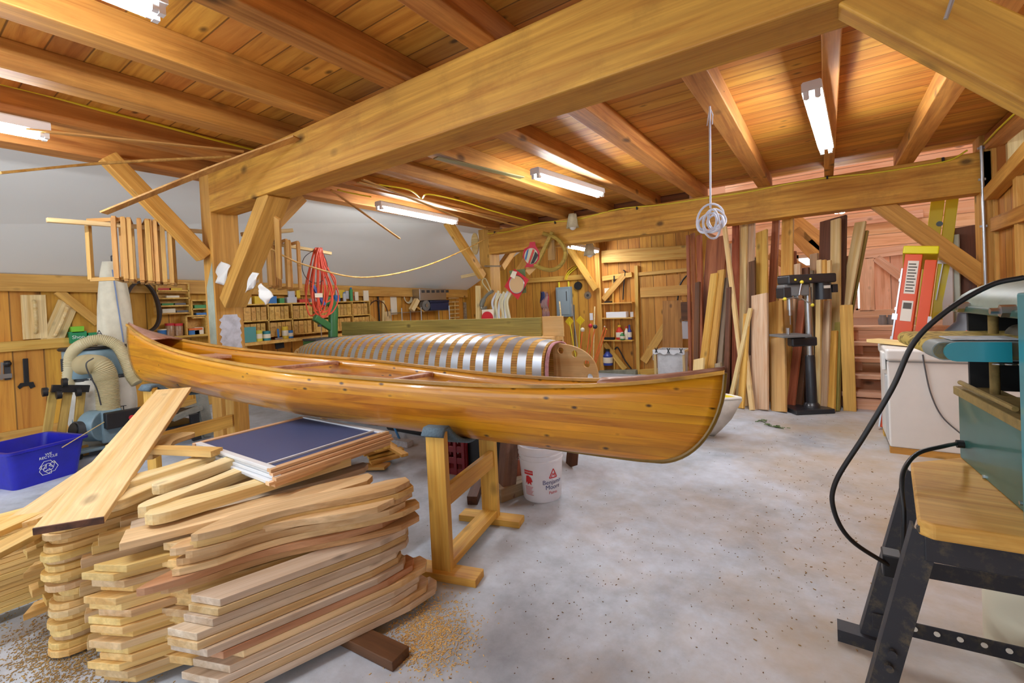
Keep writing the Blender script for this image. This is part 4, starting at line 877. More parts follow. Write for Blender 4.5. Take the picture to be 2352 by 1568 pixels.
for k in range(17):
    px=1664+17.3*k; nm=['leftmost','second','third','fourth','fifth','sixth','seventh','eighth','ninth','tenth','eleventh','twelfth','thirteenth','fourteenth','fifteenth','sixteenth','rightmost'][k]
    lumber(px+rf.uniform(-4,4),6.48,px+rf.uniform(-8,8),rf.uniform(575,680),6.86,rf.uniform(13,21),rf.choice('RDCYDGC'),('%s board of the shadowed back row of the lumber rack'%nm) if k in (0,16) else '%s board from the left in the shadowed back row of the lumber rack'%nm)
# clear bag held in a wooden frame by black clips
yb_=7.0; A=ony((1504,806),yb_); B=ony((1570,806),yb_); bg_=thing('bag_frame','wooden frame holding a clear white plastic bag by black clips','bag holder',(0,0,0))
for x in (A.x,B.x): board('upright',V((x,yb_,-.08)),V((x,yb_,A.z)),.035,.03,W_PALE,(0,-1,0),bg_); board('upright',V((x,yb_+.35,-.12)),V((x,yb_+.35,A.z)),.035,.03,W_PALE,(0,-1,0),bg_)
for y in (yb_,yb_+.35): board('top_rail',V((A.x,y,A.z)),V((B.x,y,A.z)),.035,.03,W_PALE,(0,-1,0),bg_)
board('top_rail',V((A.x,yb_,A.z)),V((A.x,yb_+.35,A.z)),.03,.03,W_PALE,parent=bg_); board('top_rail',V((B.x,yb_,A.z)),V((B.x,yb_+.35,A.z)),.03,.03,W_PALE,parent=bg_)
m=MB(); zb_=A.z-.48
def bagf(u,v):
    cx,cy_=(A.x+B.x)/2,yb_+.175; hx,hy=(B.x-A.x)/2-.02,.155; a=2*PI*u; q=max(abs(math.cos(a)),abs(math.sin(a))); k=1-.06*v+.02*math.sin(9*a+5*v)
    return V((cx+hx*k*math.cos(a)/q,cy_+hy*k*math.sin(a)/q,A.z+.02-.5*v+.0))
m.grid(bagf,48,8,cu=True); mk('bag',m,plain('bag film','#d5d8dc',.3,noise=5),bg_,smooth=60)
m=MB(); m.grid(lambda u,v:V((A.x-.02+(B.x-A.x+.04)*u,yb_-.024-.004*math.sin(30*u),A.z+.025-.06*v-.015*math.sin(22*u)*v)),24,4); m.grid(lambda u,v:V((A.x-.022-.012*math.sin(9*u),yb_-.02+.1*u,A.z+.02-.16*v)),8,4); mk('bag_collar',m,plain('bag collar','#e3e6ea',.35),bg_,smooth=True)
for x in (A.x+.03,(A.x+B.x)/2,B.x-.03): m=MB(); m.bar((x-.02,yb_-.02,A.z+.05),(x+.015,yb_-.03,A.z-.02),.012,.012,(0,-1,0)); m.bar((x+.02,yb_-.02,A.z+.05),(x-.015,yb_-.03,A.z-.02),.012,.012,(0,-1,0)); mk('clip',m,M_BLK,bg_)
# yellow boat bow peeping out behind the canoe
yt=ony((1699,914),4.5); bo=thing('boat','yellow and white boat, only its pointed bow showing behind the canoe','boat',(0,0,0))
def bowf(u,v,k):
    L_=1.6; x=yt.x-L_*u; hw=.42*(1-(1-u)**2)**.8; return x,hw
m=MB(); vs=[]; n=14
for i in range(n+1):
    u=i/n; hw=.40*math.sin(PI/2*u)**.8; x=yt.x-1.3*u; zz=yt.z+.0*u
    vs+=[V((x,4.5-hw,zz)),V((x,4.5-hw*.5,zz+.05*(1-(1-u)**2))),V((x,4.5+hw*.5,zz+.05*(1-(1-u)**2))),V((x,4.5+hw,zz))]
m.add(vs,[(i*4+j,i*4+j+1,i*4+5+j,i*4+4+j) for i in range(n) for j in range(3)]); mk('deck',m,plain('boat yellow','#d9c52a',.35),bo,smooth=True,solid=.006)
m=MB(); vs=[]
for i in range(n+1):
    u=i/n; hw=.41*math.sin(PI/2*u)**.8; x=yt.x+.02-1.32*u
    for k in range(9):
        t_=k/8*PI; dpt=yt.z-.03; vs.append(V((x-.25*math.sin(t_)*(1-u)*1.0,4.5-hw*math.cos(t_),yt.z-.012-dpt*math.sin(t_)**.7)))
m.add(vs,[(i*9+j,i*9+j+1,i*9+10+j,i*9+9+j) for i in range(n) for j in range(8)]); mk('hull',m,plain('boat white','#d4d2cb',.4,noise=3),bo,smooth=60,solid=.008)
m=MB()
for sg in (-1,1): m.tube([V((yt.x+.01-1.3*i/n,4.5+sg*.405*math.sin(PI/2*i/n)**.8,yt.z)) for i in range(n+1)],.014,8)
mk('rub_rail',m,plain('boat rail','#e0dfda',.4),bo,smooth=True)
# green sprig on the floor
m=MB(); rr=random.Random(3); pts=[onz(p,.006) for p in ((1735,968),(1748,966),(1765,976),(1780,980),(1800,984))]; m.tube(spline(pts,5),.003,6); 
for k in range(26):
    p=pts[rr.randrange(5)]+V((rr.uniform(-.05,.05),rr.uniform(-.03,.03),.01)); m.box(p,(.03,.012,.003),None)
tag(mk('leafy_sprig',m,plain('leaf green','#4f6b3a',.7)),'small green leafy sprig dropped on the concrete near the lumber','sprig')
# ================================================================== things along the left wall
XW=XL
def wx(p,o=0): return onx(p,XW+o)
def wbox(name,p,q,d,mat,lab,cat,o=0,group=None,bev=.003):
    """box against the left wall between two photo corners"""
    a,b=wx(p,o+d),wx(q,o+d); m=MB(); m.mm((XW+o,a.y,a.z),(XW+o+d,b.y,b.z)); return tag(mk(name,m,mat,bev=bev),lab,cat,group)
M_GBLUE=plain('grey blue enamel','#7f9aa6',.4,noise=3); M_CLOTH=plain('cream cloth','#e0d8c0',.9,noise=7,nd=.82); M_CLOTHW=plain('white cloth','#ddd8cb',.9,noise=5,nd=.8); M_HOSE=plain('hose','#c9bd97',.55); M_GRN=plain('box green','#1f8a55',.5); M_LIME=plain('lime','#7cc22c',.5)
M_DGREY=plain('dark grey','#3a3b3e',.5,noise=8)
# wooden float tools
def plank_tool(p,q,w,lab):
    a,b=wx(p,.03),wx(q,.03); t=thing('sanding_board',lab,'tool',(0,0,0)); M,L=axes(a,b,(1,0,0)); mk('plate',MB().box((0,0,0),(L,w,.03)),W_PALE,t,M,bev=.004)
    m=MB(); m.tube(spline([M@V((-L*.36,0,.01)),M@V((-L*.3,.0,.06)),M@V((0,.03*0,.085)),M@V((L*.3,0,.06)),M@V((L*.36,0,.01))],6),.019,8); mk('handle',m,W_PALE,t,smooth=True); return t
plank_tool((82,778),(76,677),.21,'flat wooden sanding board with a long handle on the left shelf')
plank_tool((118,785),(158,693),.20,'tilted wooden sanding board beside the green boxes')
M_INK=plain('white ink','#e8eee8',.6)
for p,q,m_,lab in (((160,762),(201,786),M_GRN,'dark green cardboard box with white lettering on the left shelf'),((203,764),(226,784),M_GRN,'second dark green box, partly behind the cloth bag'),((164,750),(194,763),M_LIME,'lime green box on top of the dark green boxes')):
    b_=wbox('cardboard_box',p,q,.12,m_,lab,'box')
    if m_ is M_GRN: c=wx(((p[0]+q[0])/2,(p[1]+q[1])/2),.133); text('lettering','Shop',.06,M_INK,b_,MX(((0,0,1,c.x),(1,0,0,c.y),(0,1,0,c.z),(0,0,0,1))))

# clamp and wrench on the boards
t=thing('adjustable_wrench','black adjustable wrench hanging on the lower left wall boards','wrench',(0,0,0)); a,b=wx((58,823),.008),wx((61,880),.008); M,L=axes(a,b,(1,0,0)); mk('handle',MB().box((0,0,0),(L,.045,.014)),M_BLACK,t,M,bev=.005)
m=MB(); m.prism([(L/2-.01,-.05),(L/2+.03,-.075),(L/2+.06,-.06),(L/2+.03,-.03),(L/2+.03,.015),(L/2+.07,.03),(L/2+.05,.07),(L/2-.01,.055)],-.012,.012,M); mk('jaw',m,M_BLACK,t)
t=thing('bar_clamp','grey metal clamp hanging on the wall at the left edge','clamp',(0,0,0)); m=MB(); a=wx((16,828),.015); b=wx((18,872),.015); m.bar(a,b,.05,.03,(1,0,0)); mk('bar',m,M_DGREY,t); m=MB(); m.bar(wx((-4,865),.04),wx((27,862),.04),.05,.05,(1,0,0)); mk('jaw',m,M_METAL,t); m=MB(); m.ball(wx((17,835),.05),.035); mk('knob',m,M_BLACK,t)
m=MB(); m.bar(wx((4,832),.04),wx((4,872),.04),.02,.02,(1,0,0)); mk('rod',m,M_METAL,t)
# ---- dust collector
dc=thing('dust_collector','grey blue dust collector with cloth bags and ribbed hoses by the left wall','dust collector',(0,0,0))
DX=-6.55
def dp_(p,dx=0): return onx(p,DX+dx)
cc=dp_((222,830)); R0=.27
def drum(z0,z1,r,nm,mat,**k): m=MB(); m.lathe([(r*.97,z0),(r,z0+.01),(r,z1-.01),(r*.97,z1)],32,TR(cc.x,cc.y,0)); return mk(nm,m,mat,dc,smooth=True)
zt_=dp_((222,800)).z; zb_=dp_((222,862)).z
drum(zb_,zt_,R0,'collar',M_GBLUE); drum(zt_,zt_+.03,R0+.03,'rim',M_BLACK)
mk('label_plate',MB().mm((cc.x+.20,cc.y-.24,zb_+.09),(cc.x+.215,cc.y-.15,zb_+.22)),M_BLACK,dc,TR(cc.x,cc.y,0)@RZ(R(-22))@TR(-cc.x,-cc.y,0))
ztop=dp_((255,600)).z
def bagup(u,v):
    a=2*PI*u; r=(.155-.07*v**2.2-.05*max(0,v-.8)*5*.2)*(1+.05*math.sin(7*a+6*v)); return V((cc.x-.05+r*math.cos(a)+.02*math.sin(5*v),cc.y+.19+r*math.sin(a),zt_+.03+(ztop-zt_-.03)*v))
m=MB(); m.grid(bagup,40,16,cu=True); mk('upper_bag',m,M_CLOTH,dc,smooth=60)
m=MB(); m.bar(V((cc.x+.15,cc.y+.20,zt_+.05)),V((cc.x+.08,cc.y+.16,ztop-.1)),.012,.006,(1,0,0)); mk('blue_stripe',m,plain('stripe blue','#7d90b4',.8),dc)
m=MB(); m.tube([V((cc.x-.05,cc.y+.19,ztop)),V((cc.x-.05,cc.y+.19,ztop+.06)),wx((268,580),.1)],.008,6); mk('hanging_strap',m,M_DGREY,dc)
def bagdn(u,v):
    a=2*PI*u; r=(.26+.03*math.sin(PI*v))*(1+.04*math.sin(8*a+3*v)); return V((cc.x+r*math.cos(a),cc.y+.03+r*math.sin(a),zb_-(zb_-.22)*v))
m=MB(); m.grid(bagdn,44,14,cu=True); mk('lower_bag',m,M_CLOTHW,dc,smooth=60)
m=MB(); m.lathe([(.268,zb_-.03),(.274,zb_-.02),(.268,zb_)],32,TR(cc.x,cc.y+.03,0)); mk('clamp_band',m,M_BLACK,dc)
def hose(nm,pts,r,n,par):
    P=spline(pts,max(2,int(n/(len(pts)-1)))); rs=[r*(1.0 if i%2 else .86) for i in range(len(P))]; m=MB(); m.tube(P,rs,18); return mk(nm,m,M_HOSE,par,smooth=80)
f_=.42
hose('large_hose',[onx((188,838),DX+.25),onx((205,836),DX+.33),onx((232,842),DX+f_),onx((244,870),DX+f_),onx((247,905),DX+f_),onx((249,940),DX+f_)],.10,110,dc)
hose('slim_hose',[onx((158,905),DX+.05),onx((160,850),DX+.1),onx((166,812),DX+.15),onx((190,790),DX+.25),onx((230,780),DX+.3),onx((268,793),DX+.35),onx((288,825),DX+.4),onx((302,862),DX+.45),onx((316,880),DX+.5)],.058,170,dc)
b1,b2=onx((249,938),DX+f_),onx((250,1000),DX+f_)
m=MB(); m.bar(b1,V((b1.x,b1.y,.12)),.21,.17,(0,-1,0)); mk('outlet_duct',m,M_GBLUE,dc,bev=.02)
hb=onx((252,1010),DX+f_); m=MB(); m.cyl((hb.x-.08,hb.y-.09,.30),(hb.x+.08,hb.y-.09,.30),.155,32); mk('blower_housing',m,M_GBLUE,dc,TR(hb.x,hb.y-.09,0)@RZ(R(35))@TR(-hb.x,-hb.y+.09,0),smooth=True,bev=.01)
a=onx((205,985),DX+f_+.02); b=onx((170,988),DX+f_+.05); m=MB(); m.cyl(a,b,.085,24); mk('motor',m,M_DGREY,dc,smooth=True); m=MB(); m.cyl(b,b+(b-a)*.12,.07,20); mk('inlet_opening',m,M_BLK,dc)
mk('base_plate',MB().box((cc.x+.12,cc.y-.02,.075),(.75,.62,.03)),M_GBLUE,dc,bev=.008)
for x in (-.2,.44):
    for y in (-.28,.26): m=MB(); m.cyl((cc.x+x-.015,cc.y+y,.035),(cc.x+x+.015,cc.y+y,.035),.035,14); mk('caster',m,M_BLK,dc)
for y in (-.22,.26): m=MB(); m.bar((cc.x+.05,cc.y+y,.09),(cc.x+.05,cc.y+y,zb_+.02),.03,.03,(1,0,0)); mk('post',m,M_GBLUE,dc)
cord_=MB(); cord_.tube(spline([onx((215,822),DX+f_+.12),onx((198,835),DX+f_+.12),onx((205,860),DX+f_+.12),onx((222,892),DX+f_+.12),onx((232,930),DX+f_+.1)],6),.006,6); mk('wire',cord_,M_DGREY,dc)
for s_,px in (('L',276),('T',284)):
    c=onx((px,938),DX+.3); text('lettering',s_,.085,plain('bag ink','#2b2b30',.8),dc,MX(((.3,0,.954,c.x),(.954,0,-.3,c.y),(0,1,0,c.z),(0,0,0,1))))
c=onx((228,765),DX+.22); text('lettering','A',.085,M_DGREY,dc,MX(((.3,0,.954,c.x),(.954,0,-.3,c.y),(0,1,0,c.z),(0,0,0,1))))
# ---- upturned stand on casters
cs=thing('caster_stand','upturned wooden stand with black casters on its legs by the left wall','stand',(0,0,0)); CX_=-6.22
for p,q in (((108,995),(122,900)),((140,1000),(156,898)),((178,985),(187,895))): a=onx(p,CX_); b=onx(q,CX_); a=b+(a-b)*((b.z-.10)/(b.z-a.z)); board('leg',a,b,.062,.05,wood('dusty leg',"#c9a857","#98793a",var=.1,dirt=.3),(1,0,0),cs)
board('top_bar',onx((118,892),CX_+.04),onx((204,892),CX_+.04),.07,.06,M_BLACK,(1,0,0),cs); board('bottom_bar',V((CX_,onx((106,995),CX_).y-.05,.06)),V((CX_,onx((184,985),CX_).y+.05,.06)),.1,.05,W_YEL,(1,0,0),cs)
for p in ((103,900),(135,906),(180,900),(148,878)): c=onx(p,CX_+.10); m=MB(); m.cyl(c-V((.0,.018,0)),c+V((0,.018,0)),.042,16); w_=mk('wheel',m,M_BLK,cs,smooth=True); m=MB(); m.bar(c,c+V((-.08,.03,.02)),.03,.02); mk('fork',m,M_METAL,w_)
board('plank',V((-7.62,1.30,.03)),V((-7.42,1.86,.42)),.13,.03,W_YEL)['label']='short yellow plank propped behind the upturned caster stand'
bpy.data.objects['plank' if False else [o.name for o in COL.objects if o.get('label','').startswith('short yellow plank propped')][0]]['category']='plank'
# ---- recycling bin
A=onz((34,1128),0); B=onz((184,1083),0); u_=(B-A).normalized(); n_=V((u_.y,-u_.x,0)); Lb=(B-A).length
bn_=thing('recycling_bin','blue plastic recycling bin with a white recycling symbol on the floor','recycling bin',M=MX(((u_.x,-n_.x,0,A.x),(u_.y,-n_.y,0,A.y),(0,0,1,0),(0,0,0,1))))
M_BIN=plain('bin blue','#1c1fae',.35,noise=4); Wb=.52; hb_=.325; fl_=.035
def rect(e,z,rim=0):
    x0,x1,y0,y1=-e,Lb+e,-e,Wb+e; r=.05; out=[]
    for cx,cy_,a0 in ((x1-r,y1-r,0),(x0+r,y1-r,90),(x0+r,y0+r,180),(x1-r,y0+r,270)):
        for k in range(5): a=R(a0+22.5*k); out.append(V((cx+r*math.cos(a),cy_+r*math.sin(a),z)))
    return out
rings=[rect(0,0),rect(fl_,hb_-.05),rect(fl_+.004,hb_-.03),rect(fl_+.028,hb_-.02),rect(fl_+.028,hb_),rect(fl_-.002,hb_),rect(fl_-.008,hb_-.05),rect(-.012,.012)]
m=MB(); vs=[p for r_ in rings for p in r_]; N=20
fs=[(i*N+j,i*N+(j+1)%N,(i+1)*N+(j+1)%N,(i+1)*N+j) for i in range(len(rings)-1) for j in range(N)]+[tuple(range(N))[::-1],tuple(range((len(rings)-1)*N,len(rings)*N))]
m.add(vs,fs); mk('tub',m,M_BIN,bn_,smooth=True)
tl=math.atan2(fl_,hb_-.05); MF=TR(0,0,0)@MX(((1,0,0,Lb*.48),(0,-math.sin(tl),-math.cos(tl),-fl_*.135/(hb_-.05)-.0025),(0,math.cos(tl),-math.sin(tl),.135),(0,0,0,1)))
text('lettering','WE',.03,M_INK,bn_,MF@TR(.0,.105,0)); text('lettering','RECYCLE',.03,M_INK,bn_,MF@TR(.0,.080,0))
def line2(m,pts,w,close=True):
    n=len(pts)
    for i in range(n if close else n-1):
        a,b=V((*pts[i],0)),V((*pts[(i+1)%n],0)); d=(b-a).normalized(); q=V((-d.y,d.x,0))*w/2; m.add([a+q-d*w/2,a-q-d*w/2,b-q+d*w/2,b+q+d*w/2],[(0,1,2,3)])
for k in range(3):
    m=MB(); ca=lambda x,y:(x*math.cos(R(120*k))-y*math.sin(R(120*k)),x*math.sin(R(120*k))+y*math.cos(R(120*k)))
    line2(m,[ca(x,y) for x,y in ((-.052,.008),(-.026,.052),(.012,.052),(.030,.026),(.040,.032),(.030,-.004),(.004,.012),(.013,.017),(.004,.030),(-.010,.030),(-.028,-.004))],.0035)
    mk('recycling_symbol',m,M_INK,bn_,MF@TR(0,-.012,.001)@MX.Scale(1.15,4))
a,b=onz((181,1004),.33),onz((239,969),.45); b=onx((239,969),a.x-.15); tag(mk('thin_stick',MB().cyl(a+(a-b)*.6,b,.004,6),W_PALE),'thin pale stick poking out of the blue recycling bin','stick')
# ---- jointer behind the broad plank
jt=thing('jointer','dusty grey jointer with a black shavings tray behind the broad plank','machine',(0,0,0)); M_MC=plain('machine grey','#87867c',.5,noise=12); JXX=-5.75
def jp(p,o=0): return onx(p,JXX+o)
board('bed_rail',jp((395,962)),jp((462,935)),.05,.09,M_MC,(1,0,0),jt); board('bed_rail',jp((300,985),-.3),jp((470,925),-.3),.05,.08,M_MC,(1,0,0),jt)
board('upright',jp((478,1000)),jp((462,900)),.10,.06,M_MC,(1,0,0),jt); board('upright',jp((452,1010),.1),jp((445,950),.1),.08,.05,M_BLACK,(1,0,0),jt); board('upright',jp((365,1000),-.4),jp((355,905),-.4),.1,.06,M_BLACK,(1,0,0),jt)
m=MB(); q=[jp((400,950),.02),jp((425,938),.02),jp((455,945),.02),jp((452,958),.02)]; c=jp((430,950)); m.mm((JXX-.35,c.y-.25,c.z-.02),(JXX-.02,c.y+.18,c.z+.02)); mk('tray',m,M_BLK,jt)
c=jp((293,958),-.2); m=MB(); m.box(c,(.1,.36,.16)); mk('switch_box',m,M_BLACK,jt,bev=.01); m=MB(); m.cyl(c+V((.05,.02,0)),c+V((.07,.02,0)),.025,12); mk('red_button',m,M_RED,jt)
mk('base',MB().mm((JXX-.5,jp((330,980)).y,0),(JXX-.1,jp((470,980)).y,.18)),M_BLACK,jt,bev=.01)
# ---- shelves and workbench on the left wall
def shelf_unit(name,p,q,depth,rows,cols,lab,cat,mat=W_YEL,o=0,th=.02):
    a,b=wx(p,o+depth),wx(q,o+depth); y0,y1=sorted((a.y,b.y)); z1,z0=max(a.z,b.z),min(a.z,b.z); t=thing(name,lab,cat,(0,0,0)); x0,x1=XW+o,XW+o+depth
    for i in range(rows+1): z=z0+(z1-z0)*i/rows; mk('shelf',MB().mm((x0,y0,z-th/2),(x1,y1,z+th/2)),mat,t)
    for j in range(cols+1): y=y0+(y1-y0)*j/cols; mk('divider',MB().mm((x0,y-th/2,z0),(x1,y+th/2,z1)),mat,t)
    mk('back',MB().mm((x0,y0,z0),(x0+.008,y1,z1)),mat,t); return t,y0,y1,z0,z1,x0,x1
og,*o1=shelf_unit('parts_organizer',(360,650),(437,718),.14,4,1,'small open wooden organizer with four shelves of odds and ends','organizer')
sw,*o2=shelf_unit('open_shelf',(428,726),(476,772),.18,1,1,'small open wooden shelf holding orange and blue tools','shelf'); so,*o3=shelf_unit('open_shelf',(440,690),(478,728),.16,2,1,'upper open wooden shelf beside the front post','shelf')
r2=random.Random(5)
def small(name,c,d,mat,lab,cat,grp=None): return tag(mk(name,MB().box((c[0],c[1],c[2]+d[2]/2),d),mat,bev=.003),lab,cat,grp)
PAL=[plain('c%d'%i,h,.5) for i,h in enumerate(('#c23a30','#2f6fb0','#e3d9c2','#3b8a4e','#d9b52d','#5d5d63','#b9b9be','#8a4a2a'))]
y0,y1,z0,z1,x0,x1=o1
for i,(r_,f,mi,lab) in enumerate(((3,.25,0,'small red and white pack on the top shelf of the organizer'),(3,.6,4,'yellow strip on the top shelf of the organizer'),(2,.5,2,'pale folded card on the second organizer shelf'),(1,.35,3,'green screwdriver on the third organizer shelf'),(1,.7,5,'dark steel tool on the third organizer shelf'),(0,.35,2,'pale wooden drawer on the lowest organizer shelf'),(0,.8,5,'dark tool on the lowest organizer shelf'))):
    small('small_tool',(x1-.06,y0+(y1-y0)*f,z0+(z1-z0)*r_/4+.0105),(.06,.16,.03 if i!=5 else .06),PAL[mi],lab,'tool')
y0,y1,z0,z1,x0,x1=o2
small('power_tool',(x1-.08,y0+.1,z0+.012),(.1,.14,.09),PAL[1],'blue power tool on the small open shelf by the front post','tool'); small('orange_handle',(x1-.05,y0+.12,z0+.104),(.06,.18,.03),plain('tool orange','#dd6a1e',.5),'orange handled tool lying on the blue tool','tool'); small('white_carton',(x1-.08,y1-.09,z0+.012),(.1,.12,.13),PAL[2],'white carton on the small open shelf by the front post','box')
y0,y1,z0,z1,x0,x1=o3; small('tool_case',(x1-.07,y0+.14,z0+(z1-z0)/2+.011),(.1,.2,.05),PAL[3],'green and black case on the upper open shelf','case'); small('blue_pack',(x1-.07,y0+.14,z0+.011),(.1,.16,.06),PAL[1],'blue pack on the lower level of the upper open shelf','box')
for px,lab in ((391,'left one of two red-lidded jars on the shelf, full of nuts'),(411,'right one of two red-lidded jars on the shelf, full of nuts')):
    c=wx((px,774),.1); t=thing('screw_jar',lab,'jar',c,group='red-lidded jars'); m=MB(); m.lathe([(0,0),(.055,0),(.058,.15),(.05,.17),(0,.17)],16); mk('jar',m,plain('jar glass','#a9825f',.25,noise=40),t,smooth=True); m=MB(); m.lathe([(.057,.165),(.057,.20),(0,.20)],16); mk('lid',m,M_RED,t,smooth=True)
c=wx((373,774),.1); t=thing('plastic_tub','small white and blue plastic tub beside the red-lidded jars','tub',c); m=MB(); m.lathe([(0,0),(.05,0),(.055,.10),(0,.10)],16); mk('tub',m,PAL[1],t,smooth=True); m=MB(); m.lathe([(.057,.098),(.057,.115),(0,.115)],16); mk('lid',m,PAL[2],t)
# long shelf board and bench
def bench(name,py,px0,px1,depth,th,lab):
    a,b=wx((px0,py),depth),wx((px1,py),depth); z=(a.z); t=board(name,V((XW+depth/2,a.y,z)),V((XW+depth/2,b.y,b.z if False else z)),depth,th,W_YEL,); return tag(t,lab,'shelf'),z,a.y,b.y
sb,zsb,ya,yb2=bench('wall_shelf',778,355,560,.25,.03,'yellow wall shelf carrying the red-lidded jars')
# cubby unit with labelled wooden bins
cu,*o4=shelf_unit('cubby_shelf',(556,700),(852,752),.26,2,6,'long wooden cubby shelf packed with small labelled bins','shelf')
y0,y1,z0,z1,x0,x1=o4; k=0; W_BIN=wood('bin wood',"#d9aa58","#b98836",knot=.2,var=.25); M_SCRIB=plain('pencil mark','#4a3518',.9)
for r_ in range(2):
    zz=z0+(z1-z0)*r_/2+.0105; hh=(z1-z0)/2*.80
    for c_ in range(6):
        ya_=y0+(y1-y0)*c_/6+.02; yb_=y0+(y1-y0)*(c_+1)/6-.02; ws=[.12,.075,.07,.1] if (c_+r_)%2 else [.09,.1,.06,.085,.07]; y=ya_
        for w_ in ws:
            if y+w_>yb_: break
            t=mk('labelled_bin',MB().mm((x0+.02,y,zz),(x1-.004,y+w_-.008,zz+hh)),W_BIN,bev=.003); k+=1
            tag(t,'small yellow wooden bin with a pencil mark on the %s row of the cubby shelf'%('lower' if r_==0 else 'upper'),'bin','pencil-marked bins on the %s cubby row'%('lower' if r_==0 else 'upper'))
            m=MB(); zc_=zz+hh*.62
            for q in range(2): m.bar((x1-.003,y+w_*.2,zc_+.015*q),(x1-.003,y+w_*.7,zc_+.02*q-.01),.004,.002,(1,0,0))
            mk('pencil_mark',m,M_SCRIB,t); y+=w_
# goods along the top of the cubby shelf
zz=z1+.0105; y=y0+.04; names=['white and red carton','yellow and white carton','blue and white carton','green carton','grey tin','red striped carton','pale blue carton','brown tin','white carton','dark blue carton']
for i,n_ in enumerate(names):
    w_=r2.uniform(.1,.2); small('carton',(x0+.12,y+w_/2,zz),(.1,w_-.02,r2.uniform(.05,.13)),PAL[[2,4,1,3,6,0,6,7,2,1][i]],'%s on top of the cubby shelf'%n_,'box'); y+=w_+.03
for px,h_,mt,lab in ((776,.26,PAL[6],'white spray can with a blue cap on the cubby shelf'),(808,.27,PAL[3],'tall green spray can on the cubby shelf'),(792,.18,PAL[6],'short grey tin between the spray cans')):
    c=wx((px,728),.12); t=thing('spray_can',lab,'can',V((XW+.14,c.y,z1+.0105))); m=MB(); m.lathe([(0,0),(.033,0),(.033,h_*.8),(.02,h_*.88),(0,h_*.88)],16); mk('body',m,mt,t,smooth=True); m=MB(); m.lathe([(.018,h_*.86),(.018,h_),(0,h_)],12); mk('cap',m,PAL[1],t)
# counter below
zc_=wx((600,762),.5).z; ctr=thing('wall_bench','long wall workbench under the cubby shelf','workbench',(0,0,0)); mk('bench_top',MB().mm((XW,3.3,zc_-.2),(XW+.5,8.4,zc_-.155)),W_YEL,ctr); mk('back_board',MB().mm((XW,3.3,zc_-.06),(XW+.05,7.0,zc_+.0)),W_YEL,ctr)
for y in (3.4,5.0,6.7,8.3): board('leg',V((XW+.42,y,-.05)),V((XW+.42,y,zc_-.2)),.09,.09,W_YEL,(1,0,0),ctr)
mk('lower_shelf',MB().mm((XW+.02,3.4,.38),(XW+.45,8.2,.42)),W_YEL,ctr)
zb=zc_-.155
for px,r_,h_,mt,lab in ((595,.06,.17,plain('yellow tin','#d2c342',.5),'yellow tin on the wall bench behind the canoe'),(614,.06,.15,plain('teal tin','#2f7f86',.4),'teal tin on the wall bench behind the canoe'),(657,.05,.2,PAL[4],'yellow topped bottle on the wall bench'),(668,.05,.13,PAL[1],'blue tin beside the yellow topped bottle')):
    c=wx((px,800),.3); t=thing('tin_can',lab,'can',V((XW+.3,c.y,zb))); m=MB(); m.lathe([(0,0),(r_,0),(r_,h_),(r_*.9,h_+.006),(0,h_+.006)],18); mk('body',m,mt,t,smooth=True); m=MB(); m.lathe([(r_*.97,h_*.25),(r_*1.02,h_*.27),(r_*1.02,h_*.7),(r_*.97,h_*.72)],18); mk('label',m,PAL[2],t)
c=wx((570,800),.3); small('teal_case',(XW+.3,c.y,zb),(.15,.2,.24),plain('teal plastic','#4f8f8d',.5),'teal plastic case standing on the bench beside the front post','case')
t=thing('paint_brush','wide paint brush with a blue handle hanging bristles down','brush',(0,0,0)); a,b,c=wx((638,755),.33),wx((640,775),.33),wx((643,800),.33); mk('handle',MB().cyl(a,b,.016,8),PAL[1],t); board('ferrule',b,b.lerp(c,.4),.13,.03,M_METAL,(1,0,0),t); board('bristles',b.lerp(c,.4),c,.14,.035,M_BLACK,(1,0,0),t)
# ---- green bandsaw
bs=thing('bandsaw','dark green bandsaw with a curved frame standing behind the canoe mould','bandsaw',(0,0,0)); BXX=-6.6; M_BS=plain('bandsaw green','#2f6a37',.35,coat=.3)
def bp2(p,o=0): return onx(p,BXX+o)
pts=[bp2((764,775)),bp2((764,745)),bp2((766,715)),bp2((758,695)),bp2((742,700)),bp2((728,718))]
m=MB(); m.tube(spline([bp2((765,800)),bp2((765,740)),bp2((765,705)),bp2((752,690)),bp2((738,702)),bp2((728,722))],6),[.075]*18+[.07]*6+[.06]*7,12); mk('frame',m,M_BS,bs,smooth=True)
m=MB(); c=bp2((745,735)); m.bar(bp2((764,755)),bp2((722,728)),.11,.08,(1,0,0)); mk('arm',m,M_BS,bs,bev=.015)
c=bp2((737,780)); z_=bp2((737,775)).z; mk('table',MB().box((BXX,c.y,z_-.02),(.36,.4,.03)),M_DGREY,bs); m=MB(); m.bar(bp2((737,745)),V((BXX,bp2((737,745)).y,z_)),.012,.004,(1,0,0)); mk('blade',m,M_METAL,bs)
mk('pedestal',MB().mm((BXX-.18,c.y-.2,-.02),(BXX+.18,c.y+.25,z_-.035)),M_BS,bs,bev=.02); m=MB(); m.cyl(bp2((734,745),.06),bp2((734,750),.06),.03,10); mk('guide',m,M_DGREY,bs)
